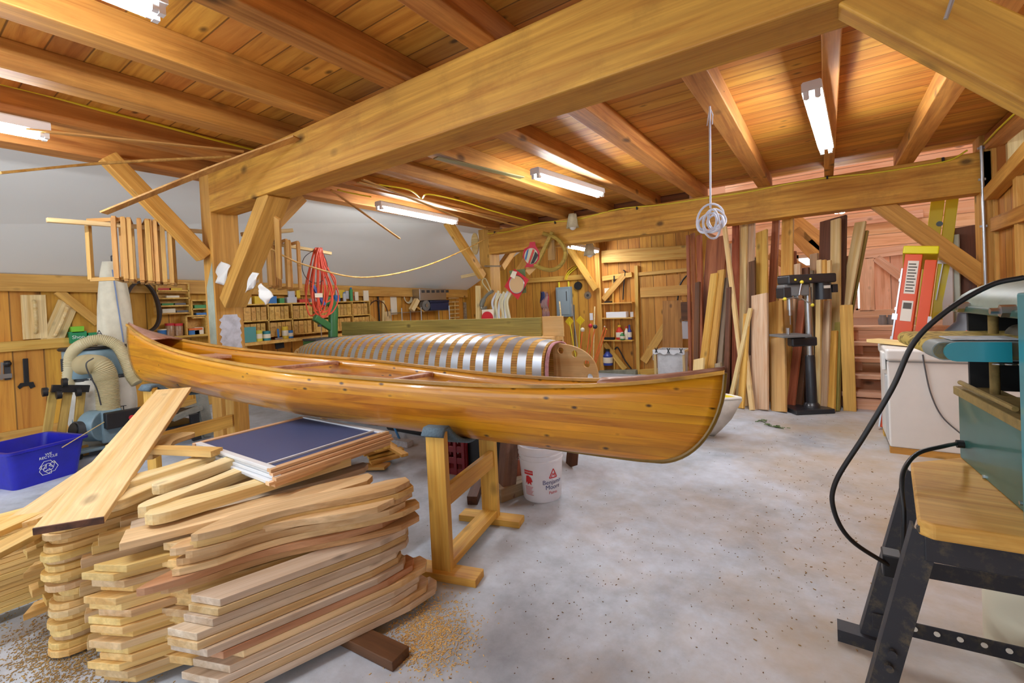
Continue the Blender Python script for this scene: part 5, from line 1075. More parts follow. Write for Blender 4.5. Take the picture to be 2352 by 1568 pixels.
# ---- hanging loop, level, card, ring, pegs
m=MB(); c=wx((326,712),.165); vs=[V((c.x+.05*math.sin(3*a)*0,c.y+.21*math.cos(a),c.z+.36*math.sin(a)-.04*math.cos(2*a))) for a in [2*PI*k/40 for k in range(40)]]
m2=MB(); N=40
for k,p in enumerate(vs):
    d=(p-c); d=V((0,d.y,d.z)).normalized(); m2.v+=[p+V((-.05,0,0)),p+V((.05,0,0)),p+V((.05,0,0))-d*.03,p+V((-.05,0,0))-d*.03]
m2.f=[(k*4+j,((k+1)%N)*4+j,((k+1)%N)*4+(j+1)%4,k*4+(j+1)%4) for k in range(N) for j in range(4)]; m2.m=[0]*len(m2.f)
tag(mk('drive_belt',m2,plain('dark leather','#33241c',.7,noise=6),smooth=True),'wide dark brown belt hanging in a loop on the left wall','belt')
wbox('spirit_level',(288,682),(299,750),.03,M_LIME,'lime green spirit level hanging beside the dark belt','level')
t=wbox('paper_card',(896,672),(913,722),.01,PAL[2],'long white paper card pinned to the left wall','card')
for i,px in enumerate((903,)): pass
ringc=wx((936,680),.03); m=MB(); 
for q in range(4): m.tube([ringc+V((.012*q,(.105+.008*q)*math.cos(2*PI*k/28),(.14+.008*q)*math.sin(2*PI*k/28))) for k in range(28)],.010,6,closed=True)
tag(mk('rope_coil',m,plain('cream rope','#d6cfae',.8)),'coil of cream rope hanging high on the left wall','rope')
for i,(p,q,mi,lab) in enumerate((((662,668),(678,688),6,'clear blister pack hanging above the cubby shelf'),((681,664),(690,684),4,'yellow blister card hanging above the cubby shelf'),((700,663),(707,676),4,'small yellow card next to the orange cord'),((778,666),(792,684),4,'yellow pack of bulbs hanging on the left plate'),((794,668),(802,686),6,'silver pack hanging on the left plate'),((804,670),(813,692),0,'red topped blister pack hanging on the left plate'),((815,670),(824,690),2,'white blister pack hanging on the left plate'),((835,667),(848,700),2,'white plastic bag of parts hanging on the left plate'))):
    wbox('blister_pack',p,q,.025,PAL[mi],lab,'package',o=.1)
for i,(p,q,w_,mt,lab) in enumerate((((872,745),(868,680),.03,M_BLACK,'black handsaw blade hanging on the left wall'),((880,748),(880,690),.06,W_PALE,'pale wooden stick hanging beside the black blade'),((892,748),(889,715),.16,W_PALE,'short pale wooden post on the bench near the white card'))):
    tag(board('hanging_tool',wx(p,.04),wx(q,.04),w_,.03,mt,(1,0,0)),lab,'tool')
m=MB(); c=wx((868,722),.05); m.tube([c+V((0,.26*math.cos(R(a)),.30*math.sin(R(a)))) for a in range(-10,195,12)],.012,6); tag(mk('bent_hoop',m,W_DARK),'bent dark wooden hoop hanging on the left wall','hoop')
ms=thing('wire_shelf','chromed wire shelf stand on the bench carrying the tool boxes','shelf',(0,0,0)); a,b=wx((923,718),.4),wx((1032,717),.4); ze=wx((923,748),.4).z
for y in (a.y,a.y+(b.y-a.y)*.38,b.y):
    for x in (XW+.05,XW+.4): m=MB(); m.cyl((x,y,ze-.25),(x,y,a.z+.1),.011,8); mk('upright',m,M_METAL,ms)
m=MB(); 
for k in range(9): m.bar((XW+.05+.044*k,a.y,a.z),(XW+.05+.044*k,b.y,a.z),.006,.006)
for y in (a.y,b.y): m.bar((XW+.05,y,a.z),(XW+.4,y,a.z),.012,.02)
mk('wire_deck',m,M_METAL,ms)
zd=a.z+.011
t=thing('tool_box','dark blue toolbox on the wire shelf','toolbox',(0,0,0)); a2,b2=wx((990,717),.35),wx((1032,717),.35); mk('body',MB().mm((XW+.1,a2.y,zd),(XW+.35,b2.y,zd+.17)),plain('tool blue','#1f2b4e',.4),t,bev=.01); mk('lid',MB().mm((XW+.095,a2.y-.01,zd+.172),(XW+.355,b2.y+.01,zd+.23)),plain('tool blue dark','#1a2340',.4),t,bev=.012)
t=thing('parts_cabinet','silver metal parts cabinet on top of the blue toolbox','cabinet',(0,0,0)); a3,b3=wx((966,690),.35),wx((1027,690),.35); mk('body',MB().mm((XW+.08,a3.y,zd+.235),(XW+.33,b3.y,zd+.50)),M_METAL,t,bev=.006)
for k in range(6): mk('drawer_label',MB().mm((XW+.331,a3.y+.06+.16*k,zd+.41),(XW+.334,a3.y+.16+.16*k,zd+.47)),M_DGREY,t)
t=thing('bench_grinder','grey bench grinder wheel on the wire shelf','grinder',(0,0,0)); c=V((XW+.3,wx((976,708),.3).y,zd+.12)); m=MB(); m.cyl(c-V((.05,0,0)),c+V((.05,0,0)),.12,24); mk('wheel',m,plain('stone grey','#77736c',.8,noise=20),t,smooth=True); m=MB(); m.cyl(c+V((.05,0,0)),c+V((.07,0,0)),.04,12); mk('hub',m,M_METAL,t)
t=thing('wooden_mallet','large wooden mallet leaning on the wire shelf','mallet',(0,0,0)); a,b=wx((945,712),.38),wx((958,688),.38); board('mallet_head',a,b,.1,.1,W_PALE,(1,0,0),t); mk('handle',MB().cyl(wx((950,700),.38),wx((974,716),.38),.02,8),W_YEL,t)
t=thing('peg_rack','wooden peg rack with rows of pegs near the back corner','rack',(0,0,0)); board('upright',wx((1046,742),.03),wx((1044,692),.03),.05,.03,W_YEL,(1,0,0),t)
for k in range(7): z_=.14+.11*k; a=wx((1036,741),.05); m=MB(); m.cyl(V((XW+.05,a.y-.05,a.z+z_*.9)),V((XW+.05,a.y+.32,a.z+z_*.9)),.016,8); mk('peg',m,W_PALE,t)
wbox('folded_stool',(1066,694),(1079,735),.04,W_GREY,'grey slatted panel hanging near the back corner','panel')
# ================================================================== back wall
YW=YB
def by_(p,o=0): return ony(p,YW-o)
def bbox(name,p,q,d,mat,lab,cat,o=0,group=None,bev=.003):
    a,b=by_(p,o+d),by_(q,o+d); m=MB(); m.mm((a.x,YW-o-d,b.z),(b.x,YW-o,a.z)); return tag(mk(name,m,mat,bev=bev),lab,cat,group)
M_PNL=plain('panel grey','#7f8f96',.45)
t=thing('electric_panel','grey electric breaker panel on the back wall','electric panel',(0,0,0)); a,b=by_((1276,660),.11),by_((1312,727),.11); mk('box',MB().mm((a.x,YW-.11,b.z),(b.x,YW,a.z)),M_PNL,t,bev=.006); mk('door',MB().mm((a.x+.04,YW-.118,b.z+.05),(b.x-.04,YW-.11,a.z-.05)),plain('panel door','#8b9aa0',.4),t,bev=.003); mk('latch',MB().mm((b.x-.10,YW-.122,(a.z+b.z)/2+.02),(b.x-.08,YW-.115,a.z-.10)),M_DGREY,t)
for k in range(2): c=by_((1284+22*k,655),.03); m=MB(); m.tube([V((c.x,YW-.03,a.z)),V((c.x,YW-.03,a.z+.12))],.02,8); mk('cable_entry',m,M_YCAB,t)
# flag
fl_=thing('small_flag','small striped american flag on a stick standing before the back wall','flag',(0,0,0)); a,b=by_((1242,668),.3),by_((1252,735),.3); mk('stick',MB().cyl(V((b.x-.05,a.y,b.z)),V((a.x,a.y,a.z)),.007,6),W_DARK,fl_)
t=NT('flag cloth'); sp=t.n('SeparateXYZ'); t.l(t.n('TexCoord').outputs['UV'],sp.inputs[0])
def flagm(kind):
    return {'r':plain('flag red','#9c3138',.8),'w':plain('flag white','#d9d3cc',.8),'b':plain('flag blue','#2b2f55',.8)}[kind]
for k in range(13):
    m=MB(); f0,f1=k/13,(k+1)/13
    m.grid(lambda u,v:V((a.x+.0+(b.x-a.x+.14)*(f0+(f1-f0)*v)*.9+.02*math.sin(9*u),a.y-.01-.03*math.sin(6*u+2*v),a.z-.02-.60*u*(1)+.0*v)),10,2); mk('stripe',m,flagm('rw'[k%2]),fl_,smooth=True,solid=.003)
m=MB(); m.grid(lambda u,v:V((a.x+(b.x-a.x+.14)*v*.52+.02*math.sin(9*u*.5),a.y-.02-.03*math.sin(3*u+2*v*.5),a.z-.02-.26*u)),8,3); mk('canton',m,flagm('b'),fl_,smooth=True,solid=.004)
# wheels and blades
c=by_((1328,656),.03); t=thing('pulley_wheel','small black wheel hanging on a batten of the back wall','wheel',c); m=MB(); m.lathe([(.05,-.03),(.088,-.03),(.092,0),(.088,.03),(.05,.03)],24,RX(PI/2)); mk('tyre',m,M_BLK,t,smooth=True); m=MB(); m.lathe([(0,-.022),(.055,-.022),(.055,.022),(0,.022)],16,RX(PI/2)); mk('hub',m,M_METAL,t)
c=by_((1350,678),.01); t=thing('saw_blade','silver toothed circular saw blade hanging beside the panel','saw blade',c); m=MB(); m.prism([((.10 if k%2 else .065)*math.cos(2*PI*k/28+(.10 if k%2 else 0)),(.10 if k%2 else .065)*math.sin(2*PI*k/28+(.10 if k%2 else 0))) for k in range(28)],-.003,.003,RX(PI/2)); mk('blade',m,M_METAL,t); m=MB(); m.lathe([(0,-.01),(.03,-.01),(.03,.01),(0,.01)],16,RX(PI/2)); mk('hub',m,M_DGREY,t)
for i,(x,y,lab) in enumerate(((1358,727,'white outlet plate beside the panel on the back wall'),(1451,724,'white switch plate at the end of the wall shelves'))): bbox('outlet_plate',(x-4,y-8),(x+4,y+8),.012,M_ENAMEL,lab,'outlet')
cable_pts=[[(1298,642),(1303,628),(1318,614),(1332,606)],[(1301,642),(1306,630),(1322,616),(1334,608)],[(1296,642),(1300,625),(1312,613),(1330,605)]]
for i,pp in enumerate(cable_pts): tag(mk('yellow_cable',MB().tube(spline([by_(p,.06+.02*i) for p in pp],6),.012,6),M_YCAB if i<2 else plain('orange cable','#c98a2e',.5)),['inner yellow cable curving above the electric panel','middle yellow cable curving above the electric panel','orange cable curving above the electric panel'][i],'cable')
# shelves between the studs
for i,(y,lab) in enumerate(((697,'top small shelf between the studs right of the panel'),(731,'second small shelf between the studs, carrying a white box'),(781,'third small shelf between the studs, carrying bottles'))):
    a,b=by_((1385,y),.1),by_((1455,y-1),.1); tag(board('wall_shelf',V((a.x,YW-.09,a.z)),V((b.x,YW-.09,a.z)),.18,.025,W_YEL),lab,'shelf')
bbox('white_box',(1392,717),(1438,730),.16,M_ENAMEL,'long white box on the second small shelf','box'); bbox('dark_block',(1388,692),(1402,697),.12,M_BLACK,'small dark block on the top small shelf','block')
M_BRED=plain('bottle red','#c8301f',.4); M_BGRN=plain('bottle green','#2f7a3a',.4); M_BBLU=plain('bottle blue','#2b3f8f',.4)
def bottle(px,py,r,h,mt,cap,lab,o=.1):
    c=by_((px,py),o); t=thing('bottle',lab,'bottle',c); m=MB(); m.lathe([(0,0),(r,0),(r,h*.6),(r*.45,h*.78),(r*.4,h*.88),(0,h*.88)],16); mk('body',m,mt,t,smooth=True); m=MB(); m.lathe([(r*.45,h*.86),(r*.45,h),(0,h)],12); mk('cap',m,cap,t); m=MB(); m.lathe([(r*1.0,h*.15),(r*1.03,h*.17),(r*1.03,h*.48),(r,h*.5)],16); mk('label',m,PAL[2],t)
bottle(1424,779,.075,.30,M_BRED,PAL[4],'red bottle with a yellow cap on the third small shelf'); bottle(1430,780,.05,.16,M_BGRN,PAL[2],'short green bottle before the red one',.16); bottle(1440,779,.045,.27,PAL[2],M_BRED,'white bottle right of the red one'); bottle(1447,779,.04,.30,M_BBLU,M_BBLU,'dark blue spray bottle at the end of the third small shelf'); bottle(1397,838,.10,.34,M_BBLU,M_BLACK,'blue jug standing low beside the back wall post')
c=by_((1400,777),.14); tag(mk('black_tool',MB().box(c,(.22,.06,.05)),M_BLACK),'black tool lying on the third small shelf','tool')
def hang(name,pts,r,mat,lab,cat): tag(mk(name,MB().tube(spline([by_(p,.05) for p in pts],6),r,8),mat,smooth=True),lab,cat)
hang('crowbar',[(1431,688),(1433,650),(1436,626),(1432,620)],.014,M_BLACK,'black crowbar hanging on the back wall batten','crowbar'); hang('crowbar',[(1412,802),(1418,797),(1424,806),(1436,828),(1450,847)],.014,M_BLACK,'black crowbar leaning low below the third small shelf','crowbar')
t=thing('pliers','black and silver pliers hanging on the back wall diagonal','pliers',(0,0,0)); mk('jaw',MB().cyl(by_((1411,633),.05),by_((1411,646),.05),.02,8),M_BLACK,t)
for dx in (-3,3): mk('handle',MB().cyl(by_((1411,646),.05),by_((1411+dx,660),.05),.013,6),M_METAL,t)
tag(board('diagonal_brace_board',by_((1386,688),.05),by_((1434,632),.05),.12,.04,W_YEL,(0,-1,0)),'diagonal yellow board above the top small shelf','board'); tag(board('diagonal_brace_board',by_((1389,788),.05),by_((1436,848),.05),.11,.04,W_YEL,(0,-1,0)),'diagonal yellow board below the third small shelf','board')
bbox('scraper',(1388,662),(1400,674),.03,PAL[2],'pale scraper tucked behind the upper diagonal board','tool')
# tall handles and markers standing in front of the panel
ST=[(1300,800,1285,692,.016,W_PALE,'long pale broom handle with a rounded tip before the electric panel'),(1322,800,1318,700,.014,M_DGREY,'dark tool shaft before the electric panel'),(1333,790,1313,697,.010,M_METAL,'thin steel rod before the electric panel'),(1362,800,1366,704,.014,W_PALE,'pale stick standing before the back wall post')]
for a_,b_,c_,d_,r_,mt,lab in ST: tag(mk('tool_shaft',MB().cyl(ony((a_,b_+55),8.6),ony((c_,d_),8.9),r_,8),mt),lab,'stick')
for i,(px,py,tx,ty,lab) in enumerate(((1326,800,1308,738,'left yellow diamond road reflector on a stake'),(1327,802,1333,736,'right yellow diamond road reflector on a stake'))):
    a,b=ony((px,py+40),8.5),ony((tx,ty),8.6); t=thing('reflector_stake',lab,'reflector',(0,0,0)); mk('stake',MB().cyl(a,b,.010,6),M_YCAB,t); m=MB(); m.prism([(0,.10),(.10,0),(0,-.10),(-.10,0)],-.006,.006,TR(*b)@RX(PI/2)); mk('diamond',m,plain('reflector yellow','#d8b81f',.4),t)
for i,(px,py,tx,ty,lab,mt) in enumerate(((1330,795,1338,757,'orange stake with a white knob nearest the reflectors',PAL[2]),(1345,795,1356,748,'stake with a red round knob before the back wall',M_RED),(1350,795,1367,750,'orange stake with a dark knob before the back wall post',M_DGREY),(1362,800,1389,750,'orange stake leaning right, near the shelves',PAL[2]),(1366,800,1393,756,'second orange stake leaning right, near the shelves',PAL[4]))):
    a,b=ony((px,py+40),8.3),ony((tx,ty),8.5); t=thing('marker_stake',lab,'stake',(0,0,0)); mk('stake',MB().cyl(a,b,.011,6),plain('orange stake','#d8642a',.5),t); m=MB(); m.ball(b,.045 if i<3 else .015); mk('knob',m,mt,t,smooth=True)
# boards and boxes against the door
tag(board('brown_board',by_((1545,870),.35),by_((1545,690),.12),.38,.03,wood('brown pine',"#b9823c","#8a5a20",var=0),(0,-1,0)),'wide brown board leaning against the back door','board'); bbox('dark_carton',(1563,694),(1584,735),.25,W_DARK,'dark brown box beside the leaning brown board','box',o=.3); bbox('grey_case',(1566,738),(1584,778),.2,PAL[6],'grey plastic case below the dark brown box','case',o=.3)
for i,pp in enumerate(([(1556,690),(1562,655),(1574,636),(1584,630)],[(1580,700),(1580,670),(1584,655)])): hang('black_hose',pp,.014,M_BLK,'black hose arching over the back door, %s'%('longer one' if i==0 else 'shorter one'),'hose')
# ================================================================== around the rear post
pb=BY-.01
def pk(p,o=0): return ony(p,BY-.02-o)
def flat(name,pts,mat,lab,cat,o=.1,t=.006,parent=None):
    q=[ony(p,BY-.02-o) for p in pts]; m=MB(); n=len(q); m.add([v+V((0,-t,0)) for v in q]+q,[tuple(range(n))[::-1],tuple(range(n,2*n))]+[(i,(i+1)%n,n+(i+1)%n,n+i) for i in range(n)]); ob=mk(name,m,mat,parent); return tag(ob,lab,cat) if lab else ob
pkg=flat('blade_package',[(1182,617),(1215,642),(1190,688),(1159,658)],M_RED,'red blister pack holding a round blade, hung low on the brace','package',o=.16)
c=pk((1187,653),.175); m=MB(); m.tube([c+V((.15*math.cos(2*PI*k/28),-.004,.15*math.sin(2*PI*k/28))) for k in range(28)],.007,6,closed=True); mk('blade_ring',m,M_METAL,pkg); m=MB(); m.lathe([(0,0),(.145,0),(.145,.004),(0,.004)],30,TR(*c)@RX(PI/2)); mk('window',m,plain('pack window','#c9a77a',.4),pkg); flat('pack_header',[(1178,622),(1188,624),(1182,640),(1172,635)],PAL[2],None,None,o=.18,parent=pkg)
p2=flat('blade_package',[(1217,556),(1229,555),(1231,565),(1240,580),(1239,595),(1226,612),(1205,614),(1210,606),(1201,590),(1204,572),(1216,565)],plain('pack magenta','#c0203a',.4),'dark red octagonal blade pack hung on the beam beside the wooden D','package',o=.12)
c=pk((1220,588),.135); m=MB(); m.lathe([(0,0),(.135,0),(.135,.005),(0,.005)],24,TR(*c)@RX(PI/2)); mk('disc',m,plain('disc pale','#c9c4a8',.5),p2); flat('stripe',[(1211,575),(1214,572),(1208,598),(1206,594)],PAL[1],None,None,o=.15,parent=p2); flat('stripe',[(1224,572),(1228,574),(1216,607),(1213,605)],PAL[0],None,None,o=.15,parent=p2); flat('stripe',[(1230,578),(1236,586),(1226,604),(1219,606)],M_BLACK,None,None,o=.15,parent=p2)
flat('green_card',[(1170,622),(1206,617),(1209,672),(1185,675)],plain('card green','#6f8a5a',.6,noise=30),'green printed card behind the red blister pack','card',o=.02)
flat('brown_paper',[(1210,612),(1236,612),(1216,632),(1208,622)],W_PLY,'scrap of brown paper below the dark red pack','paper',o=.03)
# D-shaped bent wood piece
dq=thing('bent_wood_hoop','large D-shaped bent wooden frame hung on the far beam','frame',(0,0,0)); M_D=wood('bent wood',"#b89a3e","#8f742a",knot=.2,var=0)
def tubeD(nm,pp,w,t,o=.1):
    P=[pk(p,o) for p in pp]; m=MB()
    for i in range(len(P)-1): m.bar(P[i],P[i+1]+(P[i+1]-P[i])*.15,w,t,(0,-1,0))
    mk(nm,m,M_D,dq,bev=.004)
tubeD('straight_bar',[(1231,612),(1264,543)],.06,.05)
P=spline([pk(p,.1) for p in ((1248,536),(1275,545),(1292,562),(1299,580),(1294,600),(1282,614),(1265,620),(1245,616),(1228,608))],5); m=MB()
m.tube(P,.034,8); mk('curved_bow',m,M_D,dq,smooth=True)
tag(board('wrapped_baton',pk((1268,597),.04),pk((1266,552),.04),.13,.04,wood('twine',"#b58a45","#80602c",var=0),(0,-1,0)),'twine-wrapped baton hanging inside the wooden D','baton')
# hanging cords and blade at the rear post
rp_=thing('rope_hank','cream and white hank of rope hanging at the foot of the rear brace','rope',(0,0,0)); rr=random.Random(9)
for k in range(9):
    x=1135+k*4.2; y0_=668+rr.uniform(0,10); y1_=735+rr.uniform(-6,16)
    m=MB(); m.tube(spline([pk((x+6,y0_),.1),pk((x-2+rr.uniform(-3,3),y0_+22),.14+.02*(k%3)),pk((x+rr.uniform(-3,3),y1_-15),.14),pk((x+2,y1_),.12)],5),.022,6); mk('strand',m,plain('rope cream' if k%3 else 'rope white','#cfc7a4' if k%3 else '#c9ccd2',.85),rp_,smooth=True)
mk('loop',MB().tube(spline([pk((1128,668),.1),pk((1115,640),.1),pk((1108,648),.1),pk((1125,672),.1)],6),.012,6),plain('rope tan','#b9ab82',.9),rp_)
m=MB(); m.tube(spline([pk((1132,668),.2),pk((1118,678),.2),pk((1108,694),.2),pk((1107,708),.2),pk((1117,706),.2)],6),[.03]*10+[.045]*6+[.03]*9,8); tag(mk('sickle_blade',m,plain('dull steel','#8f8b7c',.4,.6),smooth=True),'curved dull steel blade hanging beside the rope hank','blade')
tag(board('hanging_batten',pk((1099,742),.15),pk((1098,656),.15),.09,.05,W_PALE,(0,-1,0)),'pale wooden batten hanging upright in front of the rear post','batten')
c=pk((1121,728),.25); t=thing('sander_disc_pack','red and white pack with a round red disc beside the rope hank','package',(0,0,0)); mk('card',MB().box(c,(.26,.01,.27)),PAL[2],t); m=MB(); m.lathe([(0,0),(.12,0),(.12,.03),(0,.03)],24,TR(c.x,c.y-.005,c.z-.02)@RX(PI/2)); mk('disc',m,M_RED,t)
tag(board('wood_peg',pk((1060,636),-.1),pk((1098,628),-.1),.06,.04,W_PALE,(0,-1,0)),'pale stick jutting out left of the rear post','stick')
tag(board('thin_stop',pk((1113,611),.03),pk((1150,611),.03),.025,.03,W_GREY,(0,-1,0)),'small grey lath nailed across the rear post','lath')
tag(mk('round_tag',MB().lathe([(0,0),(.16,0),(.16,.02),(0,.02)],20,TR(*pk((1092,560),-.1))@RX(PI/2)@MX.Diagonal((.55,1.3,1,1))),W_PALE),'pale rounded board hanging on the left of the rear post','board')
# ================================================================== rods, frames, orange cord (front post)
RX_=-5.0
def rx(p,o=0): return onx(p,RX_+o)
a,b=rx((107,505)),rx((482,533)); tag(board('hanging_rod',a,b,.045,.035,W_PALE),'pale wooden rod reaching left from the front post','rod')
a2,b2=rx((560,547)),rx((760,582)); tag(board('hanging_rod',a2,b2,.045,.035,W_PALE),'pale wooden rod beyond the front post, carrying the orange cord','rod')
tag(board('short_rod',rx((555,538),.25),rx((671,529),.25),.05,.04,W_PALE),'short wooden peg rod crossing behind the heavy brace','rod')
W_FR=wood('frame wood',"#d8a85c","#b07d38",knot=.2,var=.25); W_FRV=wood('frame wood upright',"#dcae62","#b8853e",knot=.2,var=.25,ax=2)
def hung_frame(c,dy,h,w,ang,lab,grp):  # plain open wooden frame hung on a rod
    t=thing('wooden_frame',lab,'frame',M=TR(c.x,c.y,c.z)@RZ(ang),group=grp)
    for s in (-1,1): mk('stile',MB().box((s*w/2,0,-h/2),(.032,.034,h)),W_FRV,t,bev=.002)
    for z in (0,-h): mk('rail',MB().box((0,0,z),(w,.028,.03)),W_FR,t,bev=.002)
    return t
pxs=[243,268,281,297,318,332,345,357,370,390]
for k,px in enumerate(pxs):
    f=(px-107)/(482-107); c=a.lerp(b,0); t_=rx((px,505+28*f)); h=(rx((px,520)).z-rx((px+2,655)).z)
    hung_frame(V((t_.x+.02,t_.y,t_.z+.035)),0,h,.30,R(-18+rnd.uniform(-8,8)) if k else R(38),'bare wooden frame hanging on the left rod, %s'%('leftmost and turned open' if k==0 else ('rightmost' if k==9 else ORD[k-1]+' from the left')),'wooden frames on the left rod')
for k,px in enumerate((604,618,632,646,660,672)):
    f=(px-560)/200; t_=rx((px,547+35*f)); h=.52; hung_frame(V((t_.x,t_.y,t_.z+.035)),0,h,.28,R(-14+rnd.uniform(-8,8)),'bare wooden frame hanging beyond the front post, %s'%('leftmost' if k==0 else ('rightmost' if k==5 else ORD[k-1]+' from the left')),'wooden frames beyond the front post')
M_OC=plain('orange cord','#e0583a',.45); oc=thing('extension_lead','tangled orange extension cord hanging in long loops from the rod','extension cord',(0,0,0)); rr=random.Random(4)
top=rx((732,574))
for k in range(13):
    w=rr.uniform(8,30); yb=rr.uniform(690,732); x0=732+rr.uniform(-8,8); xo=rr.uniform(-8,14); o=rr.uniform(-.06,.08)
    pts=[rx((x0,569),o),rx((x0-w*.5+xo*.3,600),o+.03),rx((x0-w+xo,yb-40),o+.02),rx((x0-w*.6+xo,yb-5),o),rx((x0+xo,yb),o-.02),rx((x0+w*.7+xo,yb-12),o),rx((x0+w+xo*1.2,yb-50),o+.02),rx((x0+w*.5,610),o+.02)]
    pts=spline(pts+[pts[0]],7); m=MB(); m.tube(pts,.0085,6); mk('loop',m,M_OC,oc,smooth=True)
m=MB(); m.tube(spline([rx((725,572),.03),rx((700,590),.03),rx((694,615),.03),rx((705,640),.03),rx((725,650),.03),rx((745,640),.03),rx((752,610),.03),rx((742,580),.03)],6),.004,6); mk('thin_wire',m,M_DGREY,oc); mk('cord_label',MB().box(rx((732,678),.09),(.004,.10,.05)),PAL[2],oc,None); m=MB(); m.bar(rx((718,655),.07),rx((745,700),.07),.035,.03,(1,0,0)); mk('blue_plug',m,plain('plug blue','#3a4a8c',.5),oc)
# paper notes, rag
for pts,lab in (([(600,650),(631,680),(608,700),(590,668)],'white note paper hanging crookedly on the heavy brace'),([(508,600),(532,610),(512,655),(487,645)],'crumpled white paper tucked behind the heavy brace'),([(580,625),(598,628),(580,662),(560,672)],'soft white rag hanging behind the heavy brace')):
    q=[ony(p,FY-.06 if 'note' in lab else FY+.02) for p in pts]; m=MB(); m.grid(lambda u,v:q[0].lerp(q[1],u).lerp(q[3].lerp(q[2],u),v)+V((.01*math.sin(6*u),-.012*math.sin(7*u+5*v),0)),8,8); tag(mk('paper_note' if 'rag' not in lab else 'cloth_rag',m,plain('paper','#dcdcd8',.8),smooth=True,solid=.002),lab,'paper' if 'rag' not in lab else 'rag')
tag(board('thin_lath',ony((637,500),FY-.05),ony((642,638),FY+.25),.05,.02,W_FR,(.6,-.8,0)),'thin upright lath hanging behind the heavy brace','lath')
# blue-grey paint and white patch on the front post: as worn paint on its faces
tag(mk('paint_smear',MB().add([V((FX-.16,FY-.001,1.62)),V((FX-.02,FY-.001,1.85)),V((FX-.01,FY-.001,.9)),V((FX-.14,FY-.001,.7))],[(0,1,2,3)]),plain('grey blue paint','#a3ae9e',.7,noise=4)),'grey blue paint smear down the near face of the front post','paint')
m=MB(); n=26; q0,q1=[],[]
zA_,zB_=1.36,.78
for i in range(n+1):
    z=zA_+(zB_-zA_)*i/n; e=.02*((i*7)%3)/2; q0.append(V((FX+.0015,FY+.04-e+.02*(i<2),z))); q1.append(V((FX+.0015,FY+.20+e*.6-.02*(i<2),z)))
m.add(q0+q1,[(i,i+1,n+2+i,n+1+i) for i in range(n)]); tag(mk('paint_patch',m,plain('white paint','#c9ccd6',.7,noise=14)),'brushed white paint patch low on the front post','paint')
# ================================================================== battens under the ceiling
def batten(p,q,pl,w,t,lab,mat=W_FR,up=(0,0,1),n=None,mid=None):
    a=onz(p,pl[0]); b=onz(q,pl[1])
    if mid:
        c=onz(mid[0],mid[1]); P=spline([a,c,b],8); m=MB()
        vs=[]; 
        for i,pt in enumerate(P):
            d=(P[min(i+1,len(P)-1)]-P[max(i-1,0)]).normalized(); s_=d.cross(V((0,0,1))).normalized(); u2=s_.cross(d); vs+=[pt+s_*w/2+u2*t/2,pt-s_*w/2+u2*t/2,pt-s_*w/2-u2*t/2,pt+s_*w/2-u2*t/2]
        k=len(P); m.add(vs,[(i*4+j,i*4+(j+1)%4,(i+1)*4+(j+1)%4,(i+1)*4+j) for i in range(k-1) for j in range(4)]+[(0,1,2,3),(k*4-1,k*4-2,k*4-3,k*4-4)]); return tag(mk('batten',m,mat),lab,'batten')
    return tag(board('batten',a,b,w,t,mat),lab,'batten')
batten((238,489),(682,316),(2.15,2.60),.075,.012,'broad bent batten sticking out over the front beam',mid=((470,395),2.44))
batten((0,397),(530,360),(2.22,2.60),.03,.014,'thin batten running to the left edge just below the ceiling',mid=((250,374),2.42))
batten((60,298),(560,348),(2.56,2.63),.04,.012,'dark thin batten tucked under the cabled joist')
batten((832,412),(1114,522),(2.60,2.50),.035,.012,'pale batten slanting past the strip light by the sloped ceiling')
batten((760,436),(918,548),(2.60,2.22),.03,.012,'short thin batten slanting down below the sloped-side strip light')
batten((822,418),(1190,520),(2.62,2.60),.04,.012,'long thin batten lying along the joists beyond the front beam')
t=board('grey_strip',onz((1000,362),2.645),onz((1200,408),2.645),.07,.012,plain('olive strip','#8c8354',.6)); tag(t,'flat olive grey strip fixed under a joist','strip')
P=spline([ony((622,572),2.4),ony((700,608),2.9),ony((830,637),3.7),ony((960,616),4.6),ony((1070,572),5.6),ony((1150,528),6.5)],8); tag(mk('bent_strip',MB().tube(P,.010,8),W_FR,smooth=True),'long thin strip sagging in a curve from the front brace to the far beam','strip')
# yellow cables stapled to beams and joists
def ycab(name,pts,lab,st): 
    tag(mk(name,MB().tube(spline(pts,6),.009,6),M_YCAB,smooth=True),lab,'cable'); 
    m=MB(); [m.box(p,(.02,.022,.03)) for p in st]
    return m
yf=BY-.012
pl=[(1120,536),(1165,532),(1240,512),(1320,505),(1420,480),(1520,470),(1620,455),(1720,440),(1810,422),(1900,408),(2000,398),(2100,383),(2180,368),(2222,345)]
ycab('yellow_cable',[ony(p,yf) for p in pl],'long yellow cable stapled along the far beam',[])
for i,p in enumerate(((1136,534),(1275,511),(1463,478),(1900,407),(2166,366))): tag(mk('cable_staple',MB().box(ony(p,yf-.006),(.02,.026,.04)),M_BLK),'black staple on the far beam cable, '+['leftmost','second from the left','third from the left','second from the right','rightmost'][i],'staple','cable staples on the far beam')
ycab('yellow_cable',[onx(p,-4.12) for p in ((0,192),(120,222),(250,258),(362,286),(480,318),(590,346))],'yellow cable running along a joist in the near bay',[])
ycab('yellow_cable',[onz(p,2.63) for p in ((776,436),(800,442),(852,452))],'short yellow cable reaching the sloped-side strip light',[])
ycab('yellow_cable',[onz(p,2.66) for p in ((870,424),(940,436),(968,455),(985,446),(1060,462),(1130,484),(1210,506))],'kinked yellow cable along a joist in the far bay',[])
ycab('yellow_cable',[V((XR-.09,6.55,2.72)),V((XR-.09,6.0,2.74)),V((XR-.09,5.0,2.74)),V((XR-.09,4.0,2.74))],'yellow cable along the plate above the right wall',[])
